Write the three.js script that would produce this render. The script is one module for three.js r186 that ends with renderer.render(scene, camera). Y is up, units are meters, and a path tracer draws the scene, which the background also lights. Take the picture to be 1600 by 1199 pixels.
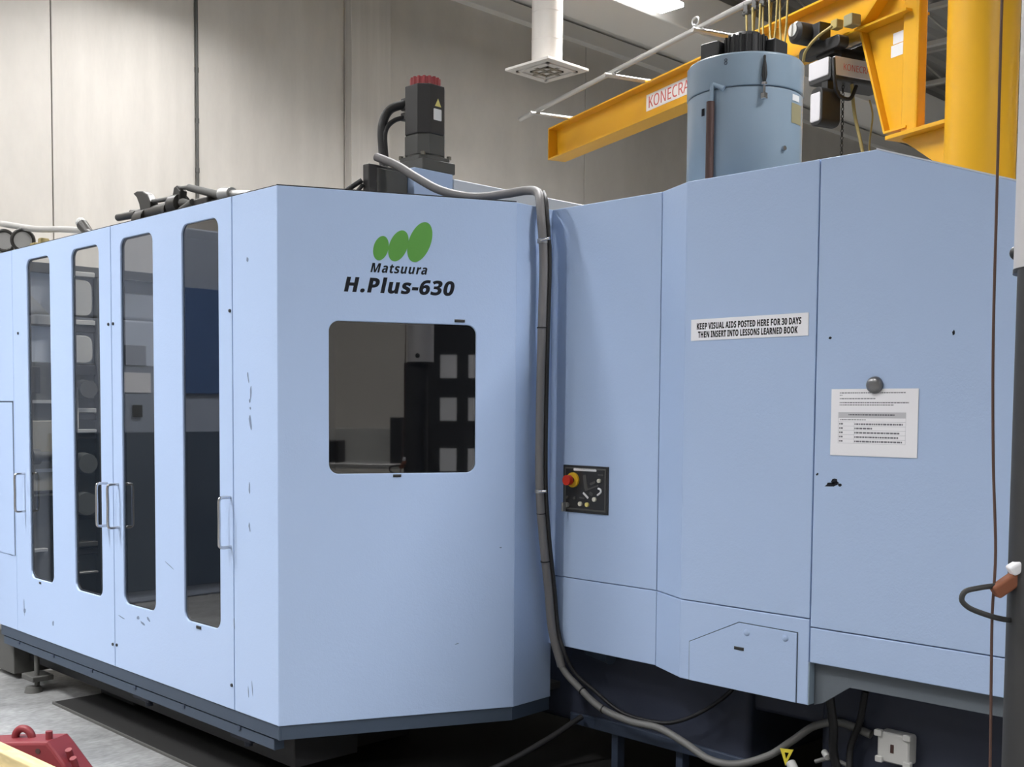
import * as THREE from 'three';
import { RoundedBoxGeometry } from 'three/addons/geometries/RoundedBoxGeometry.js';
import { mergeGeometries, toCreasedNormals } from 'three/addons/utils/BufferGeometryUtils.js';
import { FontLoader } from 'three/addons/loaders/FontLoader.js';
import { RectAreaLightUniformsLib } from 'three/addons/lights/RectAreaLightUniformsLib.js';

RectAreaLightUniformsLib.init();
const V3 = (x, y, z) => new THREE.Vector3(x, y, z);

// ------------------------------------------------------------------ camera, light, exposure
const renderer = new THREE.WebGLRenderer({ antialias: true });
renderer.toneMapping = THREE.LinearToneMapping;
renderer.toneMappingExposure = 1.15;
renderer.shadowMap.enabled = true;
const scene = new THREE.Scene();
scene.background = new THREE.Color(0x08090a);
const camera = new THREE.PerspectiveCamera(2 * Math.atan(599.5 / 1760.37) * 180 / Math.PI, 1600 / 1199, 0.05, 200);
camera.position.set(0, 1.6, 0);
camera.rotation.set(-0.05528, 0.795131, 0.007455, 'YXZ');
camera.setViewOffset(1600, 1199, 14.15, -138.95, 1600, 1199);
scene.add(camera);
const LAMP_COLOR = new THREE.Color().setRGB(1.0, 0.99, 0.99);
const LAMP_INTENSITY = 210;           // nits-like units of the LED panels
const LAMP_GLOW = 12;
const LAMP_Y = 6.3;
// x, z, long side along z; first in view, rest unseen, added for light
const LAMPS = [[-8.28, -10.2, 0.07, 0, 'long rectangular white LED panel glowing beside the pale roof girder'],
  [-9.5, -5.3, 0.52, 0.13, 'unseen LED panel with added louvres over the tool cabinet end by the white wall'], [-9.5, -2.4, 0.68, 0.13, 'unseen LED panel with added louvres over the neighbouring grey blue machine'],
  [-9.5, 0.8, 0.6, 0.13, 'unseen LED panel with added louvres by the white wall past the neighbouring machine'], [-6.2, 0.8, 1.9, 0.18, 'unseen LED panel with added louvres over the aisle facing the tall window doors'],
  [-6.2, 3.6, 1.9, 0.18, 'unseen LED panel with added louvres over the aisle, a row behind the window door one'], [-5.0, -4.9, 1.2, 0.14, 'unseen LED panel with added louvres over the square window, nearest the yellow crane arm'], [-5.9, -8.8, 1.9, 0.09, 'unseen LED panel with added louvres behind the yellow crane arm by the wall'],
  [-3.2, 1.2, 1.0, 0.18, 'unseen LED panel with added louvres over the aisle before the square window'], [1.0, -4.4, 2.0, 0.18, 'unseen LED panel with added louvres right of the utility post'],
  [1.4, 4.2, 1.3, 0.18, 'unseen LED panel with added louvres high behind the viewpoint'], [5.6, -4.4, 2.7, 0.16, 'unseen LED panel with added louvres over the black shop cabinet'],
  [5.6, 0.4, 2.2, 0.16, 'unseen LED panel with added louvres over the workbench'], [-1.5, -12.5, 0.9, 0.17, 'unseen LED panel with added louvres in the far bay behind the crane mast'],
  [-1.5, -18, 1.6, 0.13, 'unseen LED panel with added louvres in the far bay near the north wall'], [4, -12, 1.2, 0.13, 'unseen LED panel with added louvres in the far bay by the east wall'], [-6, -24, 1.8, 0.13, 'unseen LED panel with added louvres at the far north west of the hall']];

// ------------------------------------------------------------------ helpers
let seed = 7;
const rnd = () => { seed = (seed * 1664525 + 1013904223) >>> 0; return seed / 4294967296; };
const used = new Map();
function numbered(n) {
  const k = used.get(n) || 0; used.set(n, k + 1);
  return k ? `${n}_${String(k).padStart(3, '0')}` : n;
}
function worldPos(o) { const p = V3(0, 0, 0); for (let q = o; q; q = q.parent) p.add(q.position); return p; }
function tag(o, label, category, group) {
  o.userData.label = label; o.userData.category = category;
  if (group) o.userData.group = group;
  return o;
}
function thing(name, label, category, base, group) {
  const g = new THREE.Group(); g.name = numbered(name); g.position.copy(base); scene.add(g);
  return tag(g, label, category, group);
}
// geometry in world coordinates -> a mesh with its own centre, under parent (parents are never turned)
function part(name, geo, mat, parent = scene, label) {
  if (Array.isArray(geo)) geo = merge(geo);
  geo.computeBoundingBox();
  const c = geo.boundingBox.getCenter(V3(0, 0, 0));
  geo.translate(-c.x, -c.y, -c.z);
  const m = new THREE.Mesh(geo, mat);
  m.name = parent === scene ? numbered(name) : name;
  m.castShadow = m.receiveShadow = true;
  parent.add(m);
  m.position.copy(c.sub(worldPos(parent)));
  if (label) m.userData.label = label;
  return m;
}
function struct(name, geo, mat, parent = scene) {
  const m = part(name, geo, mat, parent);
  if (parent === scene) m.userData.kind = 'structure';
  return m;
}
function merge(list) {
  list = list.map(g => { g = g.index ? g.toNonIndexed() : g; for (const k of Object.keys(g.attributes)) if (!['position', 'normal', 'uv'].includes(k)) g.deleteAttribute(k); return g; });
  return mergeGeometries(list, false);
}
// box between two corners, with a small round on its edges
function bx(x0, y0, z0, x1, y1, z1, r = 0.004) {
  const w = Math.abs(x1 - x0), h = Math.abs(y1 - y0), d = Math.abs(z1 - z0);
  r = Math.min(r, w / 2.2, h / 2.2, d / 2.2);
  const g = r > 0.0004 ? new RoundedBoxGeometry(w, h, d, 2, r) : new THREE.BoxGeometry(w, h, d);
  g.translate((x0 + x1) / 2, (y0 + y1) / 2, (z0 + z1) / 2);
  return g;
}
function cyl(p0, p1, r0, r1 = r0, seg = 24, open = false) {
  const a = p0.clone(), d = p1.clone().sub(p0), L = d.length();
  const g = new THREE.CylinderGeometry(r1, r0, L, seg, 1, open);
  g.translate(0, L / 2, 0);
  g.applyQuaternion(new THREE.Quaternion().setFromUnitVectors(V3(0, 1, 0), d.normalize()));
  g.translate(a.x, a.y, a.z);
  return g;
}
function tube(pts, r, seg = 64, rad = 10, tension = 0.5) {
  const c = new THREE.CatmullRomCurve3(pts.map(p => V3(...p)), false, 'centripetal', tension);
  return new THREE.TubeGeometry(c, seg, r, rad, false);
}
// a frame: u along the face, y up, n outwards. shape drawn in (u, y), pushed inwards by t
function frame(ox, oz, ux, uz) {
  const L = Math.hypot(ux, uz); ux /= L; uz /= L;
  return { ox, oz, ux, uz, nx: -uz, nz: ux };
}
function place(geo, f, off = 0) {
  const m = new THREE.Matrix4().makeBasis(V3(f.ux, 0, f.uz), V3(0, 1, 0), V3(f.nx, 0, f.nz));
  m.setPosition(f.ox + f.nx * off, 0, f.oz + f.nz * off);
  return geo.applyMatrix4(m);
}
function rrect(path, x0, y0, x1, y1, r) {
  path.moveTo(x0 + r, y0); path.lineTo(x1 - r, y0); path.absarc(x1 - r, y0 + r, r, -Math.PI / 2, 0);
  path.lineTo(x1, y1 - r); path.absarc(x1 - r, y1 - r, r, 0, Math.PI / 2);
  path.lineTo(x0 + r, y1); path.absarc(x0 + r, y1 - r, r, Math.PI / 2, Math.PI);
  path.lineTo(x0, y0 + r); path.absarc(x0 + r, y0 + r, r, Math.PI, Math.PI * 1.5);
  return path;
}
// sheet-metal panel: outline points [[u, y], ...], holes [x0, y0, x1, y1, r]
function panel(f, pts, t, { holes = [], bevel = 0.003, out = 0 } = {}) {
  const s = new THREE.Shape(pts.map(p => new THREE.Vector2(...p)));
  for (const h of holes) s.holes.push(rrect(new THREE.Path(), ...h));
  const g = new THREE.ExtrudeGeometry(s, { depth: t - 2 * bevel, bevelEnabled: bevel > 0, bevelThickness: bevel, bevelSize: bevel, bevelOffset: -bevel, bevelSegments: 2, curveSegments: 10 });
  g.translate(0, 0, -t + bevel);
  return place(g, f, out);
}
const rect = (x0, y0, x1, y1) => [[x0, y0], [x1, y0], [x1, y1], [x0, y1]];
function rpanel(f, x0, y0, x1, y1, r, t, out = 0, bevel = 0.001) {
  const s = rrect(new THREE.Shape(), x0, y0, x1, y1, r);
  const g = new THREE.ExtrudeGeometry(s, { depth: t - 2 * bevel, bevelEnabled: bevel > 0, bevelThickness: bevel, bevelSize: bevel, bevelOffset: -bevel, bevelSegments: 1, curveSegments: 8 });
  g.translate(0, 0, -t + bevel);
  return place(g, f, out);
}
const font = await new FontLoader().loadAsync('fonts/droid/droid_sans_bold.typeface.json');
const fontReg = await new FontLoader().loadAsync('fonts/droid/droid_sans_regular.typeface.json');
// raised lettering fitted into a box on a frame
function lettering(text, f, x0, y0, x1, y1, { shear = 0, t = 0.0012, out = 0.0008, fnt = font, track = 0, fat = 0 } = {}) {
  const shapes = [];
  let px = 0;
  const gs = [];
  for (const ch of text) {
    if (ch !== ' ') {
      const g = new THREE.ExtrudeGeometry(fnt.generateShapes(ch, 1), fat ? { depth: t * 0.5, bevelEnabled: true, bevelThickness: t * 0.5, bevelSize: fat, bevelSegments: 1, curveSegments: 6 } : { depth: t, bevelEnabled: false, curveSegments: 6 });
      g.translate(px, 0, 0); gs.push(g);
    }
    px += fnt.data.glyphs[ch].ha / fnt.data.resolution * (1 + track);
  }
  const g = merge(gs);
  g.applyMatrix4(new THREE.Matrix4().set(1, shear, 0, 0, 0, 1, 0, 0, 0, 0, 1, 0, 0, 0, 0, 1));
  g.computeBoundingBox();
  const b = g.boundingBox, sx = (x1 - x0) / (b.max.x - b.min.x), sy = (y1 - y0) / (b.max.y - b.min.y);
  g.translate(-b.min.x, -b.min.y, -t); g.scale(sx, sy, 1); g.translate(x0, y0, 0);
  return place(g, f, out);
}

// ------------------------------------------------------------------ procedural textures
function noiseTexture(w, h, fn, srgb = true) {
  const d = new Uint8Array(w * h * 4);
  for (let y = 0; y < h; y++) for (let x = 0; x < w; x++) {
    const c = fn(x / w, y / h), i = (y * w + x) * 4;
    d[i] = Math.max(0, Math.min(255, c[0])); d[i + 1] = Math.max(0, Math.min(255, c[1])); d[i + 2] = Math.max(0, Math.min(255, c[2])); d[i + 3] = 255;
  }
  const t = new THREE.DataTexture(d, w, h, THREE.RGBAFormat);
  t.magFilter = THREE.LinearFilter; t.minFilter = THREE.LinearMipmapLinearFilter; t.generateMipmaps = true;
  t.wrapS = t.wrapT = THREE.RepeatWrapping; if (srgb) t.colorSpace = THREE.SRGBColorSpace; t.needsUpdate = true;
  return t;
}
// tiling value noise
function valueNoise(n) {
  const a = Array.from({ length: n * n }, rnd);
  return (u, v) => {
    const x = u * n, y = v * n, i = Math.floor(x), j = Math.floor(y), fx = x - i, fy = y - j;
    const s = t => t * t * (3 - 2 * t), q = (p, r) => a[((r % n + n) % n) * n + ((p % n + n) % n)];
    const A = q(i, j) + (q(i + 1, j) - q(i, j)) * s(fx), B = q(i, j + 1) + (q(i + 1, j + 1) - q(i, j + 1)) * s(fx);
    return A + (B - A) * s(fy);
  };
}
const n8 = valueNoise(8), n24 = valueNoise(24), n80 = valueNoise(80), n200 = valueNoise(200);
const fbm = (u, v) => 0.45 * n8(u, v) + 0.28 * n24(u, v) + 0.17 * n80(u, v) + 0.10 * n200(u, v);
const concreteTex = noiseTexture(512, 512, (u, v) => { const k = 0.78 + 0.42 * (fbm(u, v) - 0.5) + 0.10 * (n200(u, v) - 0.5); return [218 * k, 220 * k, 220 * k]; });
const wallTex = noiseTexture(512, 512, (u, v) => { const k = 0.95 + 0.07 * (fbm(u, v) - 0.5) + 0.03 * (n8(u * 2, 0.3) - 0.5); return [250 * k, 247 * k, 242 * k]; });
const paintBump = noiseTexture(512, 512, (u, v) => { const k = 128 + 90 * (n200(u, v) - 0.5) + 60 * (n80(u, v) - 0.5); return [k, k, k]; }, false);
const woodTex = noiseTexture(256, 256, (u, v) => { const k = 0.86 + 0.20 * (n24(u * 0.3, v * 3) - 0.5) + 0.1 * (n200(u * 0.2, v) - 0.5); return [244 * k, 222 * k, 165 * k]; });
function rep(t, x, y) { const c = t.clone(); c.repeat.set(x, y); c.needsUpdate = true; return c; }

function std(r, g, b, o = {}) {
  const m = new THREE.MeshStandardMaterial({ roughness: 0.5, metalness: 0, ...o });
  m.color.setRGB(r, g, b);
  return m;
}
const M = {
  blue: std(0.425, 0.55, 0.785, { roughness: 0.42, bumpMap: rep(paintBump, 1.4, 1.4), bumpScale: 0.0006 }),
  blueGrey: std(0.265, 0.34, 0.415, { roughness: 0.24 }),
  blueLid: std(0.24, 0.315, 0.39, { roughness: 0.25 }),
  pale: std(0.60, 0.64, 0.70, { roughness: 0.5 }),
  slate: std(0.045, 0.066, 0.10, { roughness: 0.5 }),
  slateDark: std(0.035, 0.05, 0.085, { roughness: 0.55 }),
  navy: std(0.022, 0.028, 0.05, { roughness: 0.6 }),
  underPlateShaded: std(0.11, 0.13, 0.15, { roughness: 0.6 }),  // shading of a downward face put into the colour
  dark: std(0.018, 0.018, 0.02, { roughness: 0.6 }),
  black: std(0.02, 0.02, 0.021, { roughness: 0.45 }),
  gasket: std(0.012, 0.013, 0.018, { roughness: 0.7 }),
  motorBlack: std(0.028, 0.027, 0.027, { roughness: 0.42 }),
  castGrey: std(0.075, 0.075, 0.07, { roughness: 0.6 }),
  rim: std(0.20, 0.19, 0.16, { roughness: 0.35, metalness: 0.5 }),
  redCap: std(0.33, 0.045, 0.05, { roughness: 0.45 }),
  chrome: std(0.55, 0.55, 0.57, { roughness: 0.2, metalness: 1 }),
  steel: std(0.42, 0.42, 0.41, { roughness: 0.4, metalness: 0.8 }),
  galv: std(0.50, 0.50, 0.49, { roughness: 0.36, metalness: 0.7 }),
  tool: std(0.035, 0.033, 0.03, { roughness: 0.4, metalness: 0.3 }),
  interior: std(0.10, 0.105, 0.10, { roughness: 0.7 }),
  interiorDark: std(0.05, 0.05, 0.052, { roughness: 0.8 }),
  hose: std(0.16, 0.155, 0.155, { roughness: 0.55 }),
  hoseLight: std(0.14, 0.14, 0.135, { roughness: 0.55 }),
  rubber: std(0.008, 0.008, 0.009, { roughness: 0.55 }),
  white: std(0.80, 0.80, 0.80, { roughness: 0.5 }),
  paper: std(0.84, 0.84, 0.87, { roughness: 0.8 }),
  plasticGrey: std(0.52, 0.52, 0.50, { roughness: 0.5 }),
  yellow: std(0.78, 0.41, 0.015, { roughness: 0.33 }),
  tagYellow: std(0.72, 0.60, 0.05, { roughness: 0.5 }),
  labelYellow: std(0.85, 0.75, 0.25, { roughness: 0.5 }),
  cableYellow: std(0.38, 0.30, 0.11, { roughness: 0.6 }),
  green: std(0.09, 0.30, 0.045, { roughness: 0.5 }),
  ink: std(0.004, 0.005, 0.010, { roughness: 0.95 }),
  redInk: std(0.55, 0.10, 0.09, { roughness: 0.6 }),
  buttonRed: std(0.55, 0.03, 0.012, { roughness: 0.35 }),
  buttonYellow: std(0.80, 0.48, 0.03, { roughness: 0.4 }),
  ivory: std(0.72, 0.70, 0.58, { roughness: 0.5 }),
  red: std(0.19, 0.02, 0.026, { roughness: 0.55 }),
  brownCord: std(0.085, 0.042, 0.03, { roughness: 0.5 }),
  rust: std(0.22, 0.075, 0.035, { roughness: 0.8 }),
  brownStrap: std(0.055, 0.025, 0.02, { roughness: 0.6 }),
  darkPost: std(0.03, 0.03, 0.03, { roughness: 0.6 }),
  tubeWhite: std(0.62, 0.60, 0.60, { roughness: 0.4 }),
  fadedLabel: std(0.28, 0.25, 0.14, { roughness: 0.7 }),
  ivoryDull: std(0.38, 0.36, 0.30, { roughness: 0.6 }),
  labelDull: std(0.42, 0.33, 0.12, { roughness: 0.6 }),
  hoistCover: std(0.58, 0.57, 0.59, { roughness: 0.5 }),
  olive: std(0.30, 0.24, 0.10, { roughness: 0.7 }),
  wall: std(0.66, 0.645, 0.62, { roughness: 0.85, map: wallTex }),
  trim: std(0.72, 0.70, 0.66, { roughness: 0.8 }),
  deck: std(0.34, 0.33, 0.305, { roughness: 0.8 }),
  joist: std(0.50, 0.48, 0.44, { roughness: 0.7 }),
  duct: std(0.60, 0.57, 0.53, { roughness: 0.6 }),
  ductDust: std(0.26, 0.235, 0.19, { roughness: 0.9 }),
  floor: std(0.42, 0.42, 0.42, { roughness: 0.55, map: rep(concreteTex, 0.5, 0.5), bumpMap: rep(paintBump, 0.8, 0.8), bumpScale: 0.0002 }),
  dark_sheet: std(0.006, 0.006, 0.006, { roughness: 0.85 }),
  wood: std(0.95, 0.95, 0.95, { roughness: 0.7, map: woodTex }),
  neighbour: std(0.30, 0.34, 0.42, { roughness: 0.5 }),
  added_shade: std(0.22, 0.22, 0.22, { roughness: 0.7 }),
  housing: std(0.70, 0.70, 0.70, { roughness: 0.5 }),
};
M.glow = new THREE.MeshStandardMaterial({ color: 0x111111, emissive: 0xffffff, emissiveIntensity: LAMP_GLOW });
M.glass = new THREE.MeshPhysicalMaterial({ transmission: 1, thickness: 0, roughness: 0.02, ior: 1.6, color: new THREE.Color().setRGB(0.70, 0.70, 0.68) });
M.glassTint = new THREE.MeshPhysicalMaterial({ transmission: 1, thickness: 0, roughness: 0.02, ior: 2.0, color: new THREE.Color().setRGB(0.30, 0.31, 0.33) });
M.floor.color.setRGB(0.52, 0.52, 0.52);

// ------------------------------------------------------------------ the room
const WX = -11, EX = 9.5, NZ = -30, SZ = 8, DECK = 7.45;
{
  const g = new THREE.BoxGeometry(EX - WX + 1, 0.3, SZ - NZ + 1); g.translate((EX + WX) / 2, -0.15, (SZ + NZ) / 2);
  struct('floor', g, M.floor).geometry.attributes.uv.array.forEach((v, i, a) => { a[i] = v * 20; });
}
const wallBack = new THREE.Group(); wallBack.name = 'wall_west'; wallBack.userData.kind = 'structure'; wallBack.position.set(WX, 0, -8); scene.add(wallBack);
{
  // precast panels with recessed joints
  const seams = [SZ, 4.2, 0.9, -1.4, -4.63, -6.17, -8.12, -12.4, -16.6, -20.8, -25, NZ];
  for (let i = 0; i < seams.length - 1; i++) part('wall_panel', bx(WX - 0.25, 0, seams[i + 1] + 0.006, WX, DECK, seams[i] - 0.006, 0.008), M.wall, wallBack);
  part('joint_backing', bx(WX - 0.4, 0, NZ, WX - 0.24, DECK, SZ, 0), M.gasket, wallBack);
  part('pilaster', bx(WX - 0.05, 0, -8.72, WX + 0.12, DECK, -8.135, 0.008), M.wall, wallBack);
  part('ledger', [bx(WX - 0.02, 6.83, NZ, WX + 0.12, 7.04, SZ, 0.01), bx(WX - 0.02, 7.07, NZ, WX + 0.3, 7.2, SZ, 0.01)], M.trim, wallBack);
}
struct('wall_south', bx(WX - 0.4, 0, SZ, EX + 0.4, DECK, SZ + 0.3, 0), M.wall);
struct('wall_north', bx(WX - 0.4, 0, NZ - 0.3, EX + 0.4, DECK, NZ, 0), M.trim);
struct('wall_east', bx(EX, 0, NZ, EX + 0.3, DECK, SZ, 0), M.wall);
const ceiling = new THREE.Group(); ceiling.name = 'ceiling'; ceiling.userData.kind = 'structure'; ceiling.position.set(0, DECK, -8); scene.add(ceiling);
{
  part('roof_slab', bx(WX - 0.4, DECK + 0.06, NZ - 0.3, EX + 0.4, DECK + 0.3, SZ + 0.3, 0), M.deck, ceiling);
  // corrugated deck: ribs running along z
  const s = new THREE.Shape(); const p = 0.3; let x = WX; s.moveTo(x, DECK + 0.08);
  for (; x < EX; x += p) { s.lineTo(x, DECK + 0.04); s.lineTo(x + 0.13, DECK + 0.04); s.lineTo(x + 0.17, DECK - 0.03); s.lineTo(x + 0.26, DECK - 0.03); }
  s.lineTo(x, DECK + 0.08);
  const g = new THREE.ExtrudeGeometry(s, { depth: SZ - NZ, bevelEnabled: false }); g.translate(0, 0, NZ);
  part('roof_deck', g, M.deck, ceiling);
  for (let z = 6.4; z > NZ + 1; z -= 1.85) {        // open-web joists along x
    const l = [bx(WX + 0.3, DECK - 0.1, z - 0.05, EX, DECK - 0.04, z + 0.05, 0), bx(WX + 0.9, DECK - 0.62, z - 0.05, EX, DECK - 0.56, z + 0.05, 0)];
    let up = true;
    for (let a = WX + 0.9; a < EX - 0.6; a += 0.5, up = !up) l.push(cyl(V3(a, DECK - (up ? 0.6 : 0.08), z), V3(a + 0.5, DECK - (up ? 0.08 : 0.6), z), 0.016, 0.016, 6));
    part('joist', l, M.joist, ceiling);
  }
  part('girder', bx(-9.3, 6.3, NZ, -8.55, 6.83, SZ, 0.02), M.trim, ceiling);
  part('bridging', [bx(-5.2, DECK - 0.6, NZ, -5.14, DECK - 0.54, SZ, 0), bx(-1.2, DECK - 0.6, NZ, -1.14, DECK - 0.54, SZ, 0)], M.joist, ceiling);
}
// LED panels in shallow housings on drop rods
LAMPS.forEach(([x, z, power, skirt, label]) => {
  const L = 1.3, w = 0.34;
  const t = thing('ceiling_light', label, 'light', V3(x, LAMP_Y, z));
  const y = LAMP_Y;
  part('housing', bx(x - w / 2 + 0.03, y + 0.052, z - L / 2 + 0.03, x + w / 2 - 0.03, y + 0.10, z + L / 2 - 0.03, 0.01), M.housing, t);
  part('diffuser', bx(x - w / 2, y, z - L / 2, x + w / 2, y + 0.05, z + L / 2, 0.012), M.glow, t);
  for (const s of [-1, 1]) part('drop_rod', cyl(V3(x, y + 0.07, z + s * L * 0.35), V3(x, DECK - 0.02, z + s * L * 0.35), 0.008, 0.008, 8), M.galv, t);
  if (skirt) for (const q of [-1, 1]) part('added_shade', bx(x + q * (w / 2 + 0.01) - 0.006, y - skirt, z - L / 2 - 0.01, x + q * (w / 2 + 0.01) + 0.006, y + 0.06, z + L / 2 + 0.01, 0.002), M.added_shade, t);  // added skirts cutting light off the upper wall
  if (skirt) for (let k = 0; k <= 4; k++) part('added_louvre', bx(x - w / 2, y - skirt, z - L / 2 + k * L / 4 - 0.004, x + w / 2, y - 0.012, z - L / 2 + k * L / 4 + 0.004, 0), M.added_shade, t);  // added blades cutting light off the panel tops
  const l = new THREE.RectAreaLight(LAMP_COLOR, LAMP_INTENSITY * power, w, L);
  l.position.set(x, y - 0.01, z); l.lookAt(x, y - 1, z); l.name = 'lamp_light'; l.castShadow = true;
  t.attach(l);
});

// ------------------------------------------------------------------ machining centre
const TOP = 2.467, BOT = 0.331;
const LX = -3.787, LZ = -2.471;            // corner between door side and logo side
const FX = -3.361, FZ = -3.366;
const fL = frame(0, LZ, 1, 0);             // u = world x
const fF = frame(LX, LZ, FX - LX, FZ - LZ);
const fS = frame(FX, FZ, -3.375 - FX, -3.61 - FZ);
const fR = frame(0, -3.6, 1, 0);
const fP = frame(0, -3.51, 1, 0);
const fA = frame(-2.782, -3.6, 0.187, 0.09);
const mc = thing('machining_center', 'huge light blue machining center with tall dark windows and green oval logo', 'machine', V3(-3.4, 0, -3.9));
const T = 0.045;
// --- tool and pallet side
const endPanel = part('end_panel', panel(fL, rect(-6.87, BOT, -6.44, TOP), T), M.blue, mc);
part('access_cover', panel(fL, rect(-6.80, 0.758, -6.457, 1.622), 0.006, { bevel: 0.002, out: 0.004 }), M.blue, endPanel);
part('paint_seam', [panel(fL, rect(-6.457, 0.758, -6.449, 1.626), 0.004, { bevel: 0, out: 0.0012 }), panel(fL, rect(-6.80, 1.622, -6.449, 1.631), 0.004, { bevel: 0, out: 0.0012 })], M.slate, endPanel);
function screw(f, u, y, parent, r = 0.007) {
  const g = new THREE.CylinderGeometry(r, r * 1.1, 0.006, 12); g.rotateX(Math.PI / 2); g.translate(u, y, 0.002);
  part('hinge_screw', place(g, f), M.black, parent);
}
function handle(u, parent, y0 = 1.02, y1 = 1.228) {
  const off = 0.055;
  const pts = [[u, y0, LZ], [u, y0, LZ + off - 0.012], [u, y0 + 0.004, LZ + off - 0.003], [u, y0 + 0.014, LZ + off], [u, (y0 + y1) / 2, LZ + off], [u, y1 - 0.014, LZ + off], [u, y1 - 0.004, LZ + off - 0.003], [u, y1, LZ + off - 0.012], [u, y1, LZ]];
  part('pull_handle', tube(pts, 0.0068, 60, 10), M.chrome, parent);
}
function sideDoor(x0, x1, wins, handles, screws, glass) {
  const d = part('side_door', panel(fL, rect(x0 + 0.003, BOT, x1 - 0.003, TOP), 0.012, { holes: wins.map(w => [w[0], 0.657, w[1], 2.396, 0.045]) }), M.blue, mc);
  for (const w of wins) {
    part('window_gasket', panel(fL, rect(w[0] - 0.03, 0.63, w[1] + 0.03, 2.425), 0.008, { holes: [[w[0] + 0.004, 0.662, w[1] - 0.004, 2.391, 0.04]], bevel: 0, out: -0.0125 }), M.gasket, d);
    part('window_pane', place(new THREE.PlaneGeometry(w[1] - w[0] + 0.05, 1.78).translate((w[0] + w[1]) / 2, 1.527, 0), fL, -0.008), glass, d, 'tall dark window pane');
  }
  for (const h of handles) handle(h, d);
  for (const s of screws) screw(fL, ...s, d);
  return d;
}
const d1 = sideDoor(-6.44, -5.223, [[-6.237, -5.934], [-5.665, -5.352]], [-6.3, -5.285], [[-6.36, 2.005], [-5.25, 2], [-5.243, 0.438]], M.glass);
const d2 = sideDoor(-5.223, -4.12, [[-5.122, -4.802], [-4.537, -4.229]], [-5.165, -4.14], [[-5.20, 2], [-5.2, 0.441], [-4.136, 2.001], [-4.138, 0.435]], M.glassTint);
part('window_clip', panel(fL, rect(-6.125, 0.634, -6.10, 0.646), 0.006, { out: 0.004 }), M.black, d1);
part('window_clip', panel(fL, rect(-4.43, 0.634, -4.39, 0.648), 0.006, { out: 0.004 }), M.black, d2);
const corner = part('corner_panel', panel(fL, [[-4.117, BOT], [LX, BOT], [LX, TOP], [-4.117, TOP]], T), M.blue, mc);
// scuffs and chips where the paint has come off
function chip(f, u, y, w, h, a, parent, mat = M.slate) {
  const s = new THREE.Shape(); const n = 9;
  for (let i = 0; i < n; i++) {
    const t = i / n * Math.PI * 2, k = 0.65 + 0.5 * rnd();
    const x = Math.cos(t) * w / 2 * k, q = Math.sin(t) * h / 2 * k;
    const X = u + x * Math.cos(a) - q * Math.sin(a), Y = y + x * Math.sin(a) + q * Math.cos(a);
    i ? s.lineTo(X, Y) : s.moveTo(X, Y);
  }
  const g = new THREE.ExtrudeGeometry(s, { depth: 0.0006, bevelEnabled: false }); g.translate(0, 0, 0.0001);
  part('paint_chip', place(g, f), mat, parent);
}
const scuff = std(0.17, 0.22, 0.33, { roughness: 0.7 });
for (const [u, y, w, h, a] of [[-3.99, 1.63, 0.014, 0.018, 0], [-3.985, 1.60, 0.01, 0.012, 0.3], [-4.0, 1.725, 0.010, 0.05, 0.2], [-3.98, 1.665, 0.012, 0.06, -0.1], [-3.985, 1.545, 0.016, 0.075, 0.25], [-3.994, 1.275, 0.012, 0.05, 0], [-3.995, 1.112, 0.012, 0.04, 0.2], [-4.01, 0.43, 0.006, 0.05, 0.1], [-3.98, 0.45, 0.006, 0.07, 0.1], [-4.0, 2.2, 0.016, 0.02, 0]]) chip(fL, u, y, w, h, a, corner, scuff);
for (const [u, y, w, h, a] of [[-4.118, 0.70, 0.008, 0.06, 0.15], [-4.668, 0.887, 0.09, 0.005, -0.35], [-4.976, 0.605, 0.03, 0.02, 0.2], [-4.874, 0.613, 0.035, 0.018, -0.4], [-4.93, 0.585, 0.05, 0.012, -0.3], [-5.15, 0.585, 0.08, 0.006, -0.15]]) chip(fL, u, y, w, h, a, d2, scuff);
for (const [u, y, w, h, a] of [[-6.34, 0.475, 0.012, 0.1, 0.05], [-6.335, 0.46, 0.03, 0.03, 0], [-5.95, 0.44, 0.02, 0.03, 0]]) chip(fL, u, y, w, h, a, d1, scuff);
chip(fL, -6.56, 0.76, 0.16, 0.006, -0.1, endPanel, scuff);
// --- logo side
const FLEN = Math.hypot(FX - LX, FZ - LZ);
const logo = part('front_panel', panel(fF, rect(0, BOT, FLEN, TOP), 0.012, { holes: [[0.203, 1.339, 0.817, 1.950, 0.04]] }), M.blue, mc);
part('window_gasket', panel(fF, rect(0.17, 1.305, 0.85, 1.985), 0.008, { holes: [[0.209, 1.345, 0.811, 1.944, 0.034]], bevel: 0, out: -0.0125 }), M.gasket, logo);
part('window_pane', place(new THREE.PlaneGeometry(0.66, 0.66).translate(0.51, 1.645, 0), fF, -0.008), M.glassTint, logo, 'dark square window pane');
for (const [u, y, w] of [[0.745, 1.966, 0.045], [0.482, 1.329, 0.034]]) part('window_clip', panel(fF, rect(u - w / 2, y - 0.006, u + w / 2, y + 0.006), 0.006, { out: 0.004 }), M.black, logo);
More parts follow.
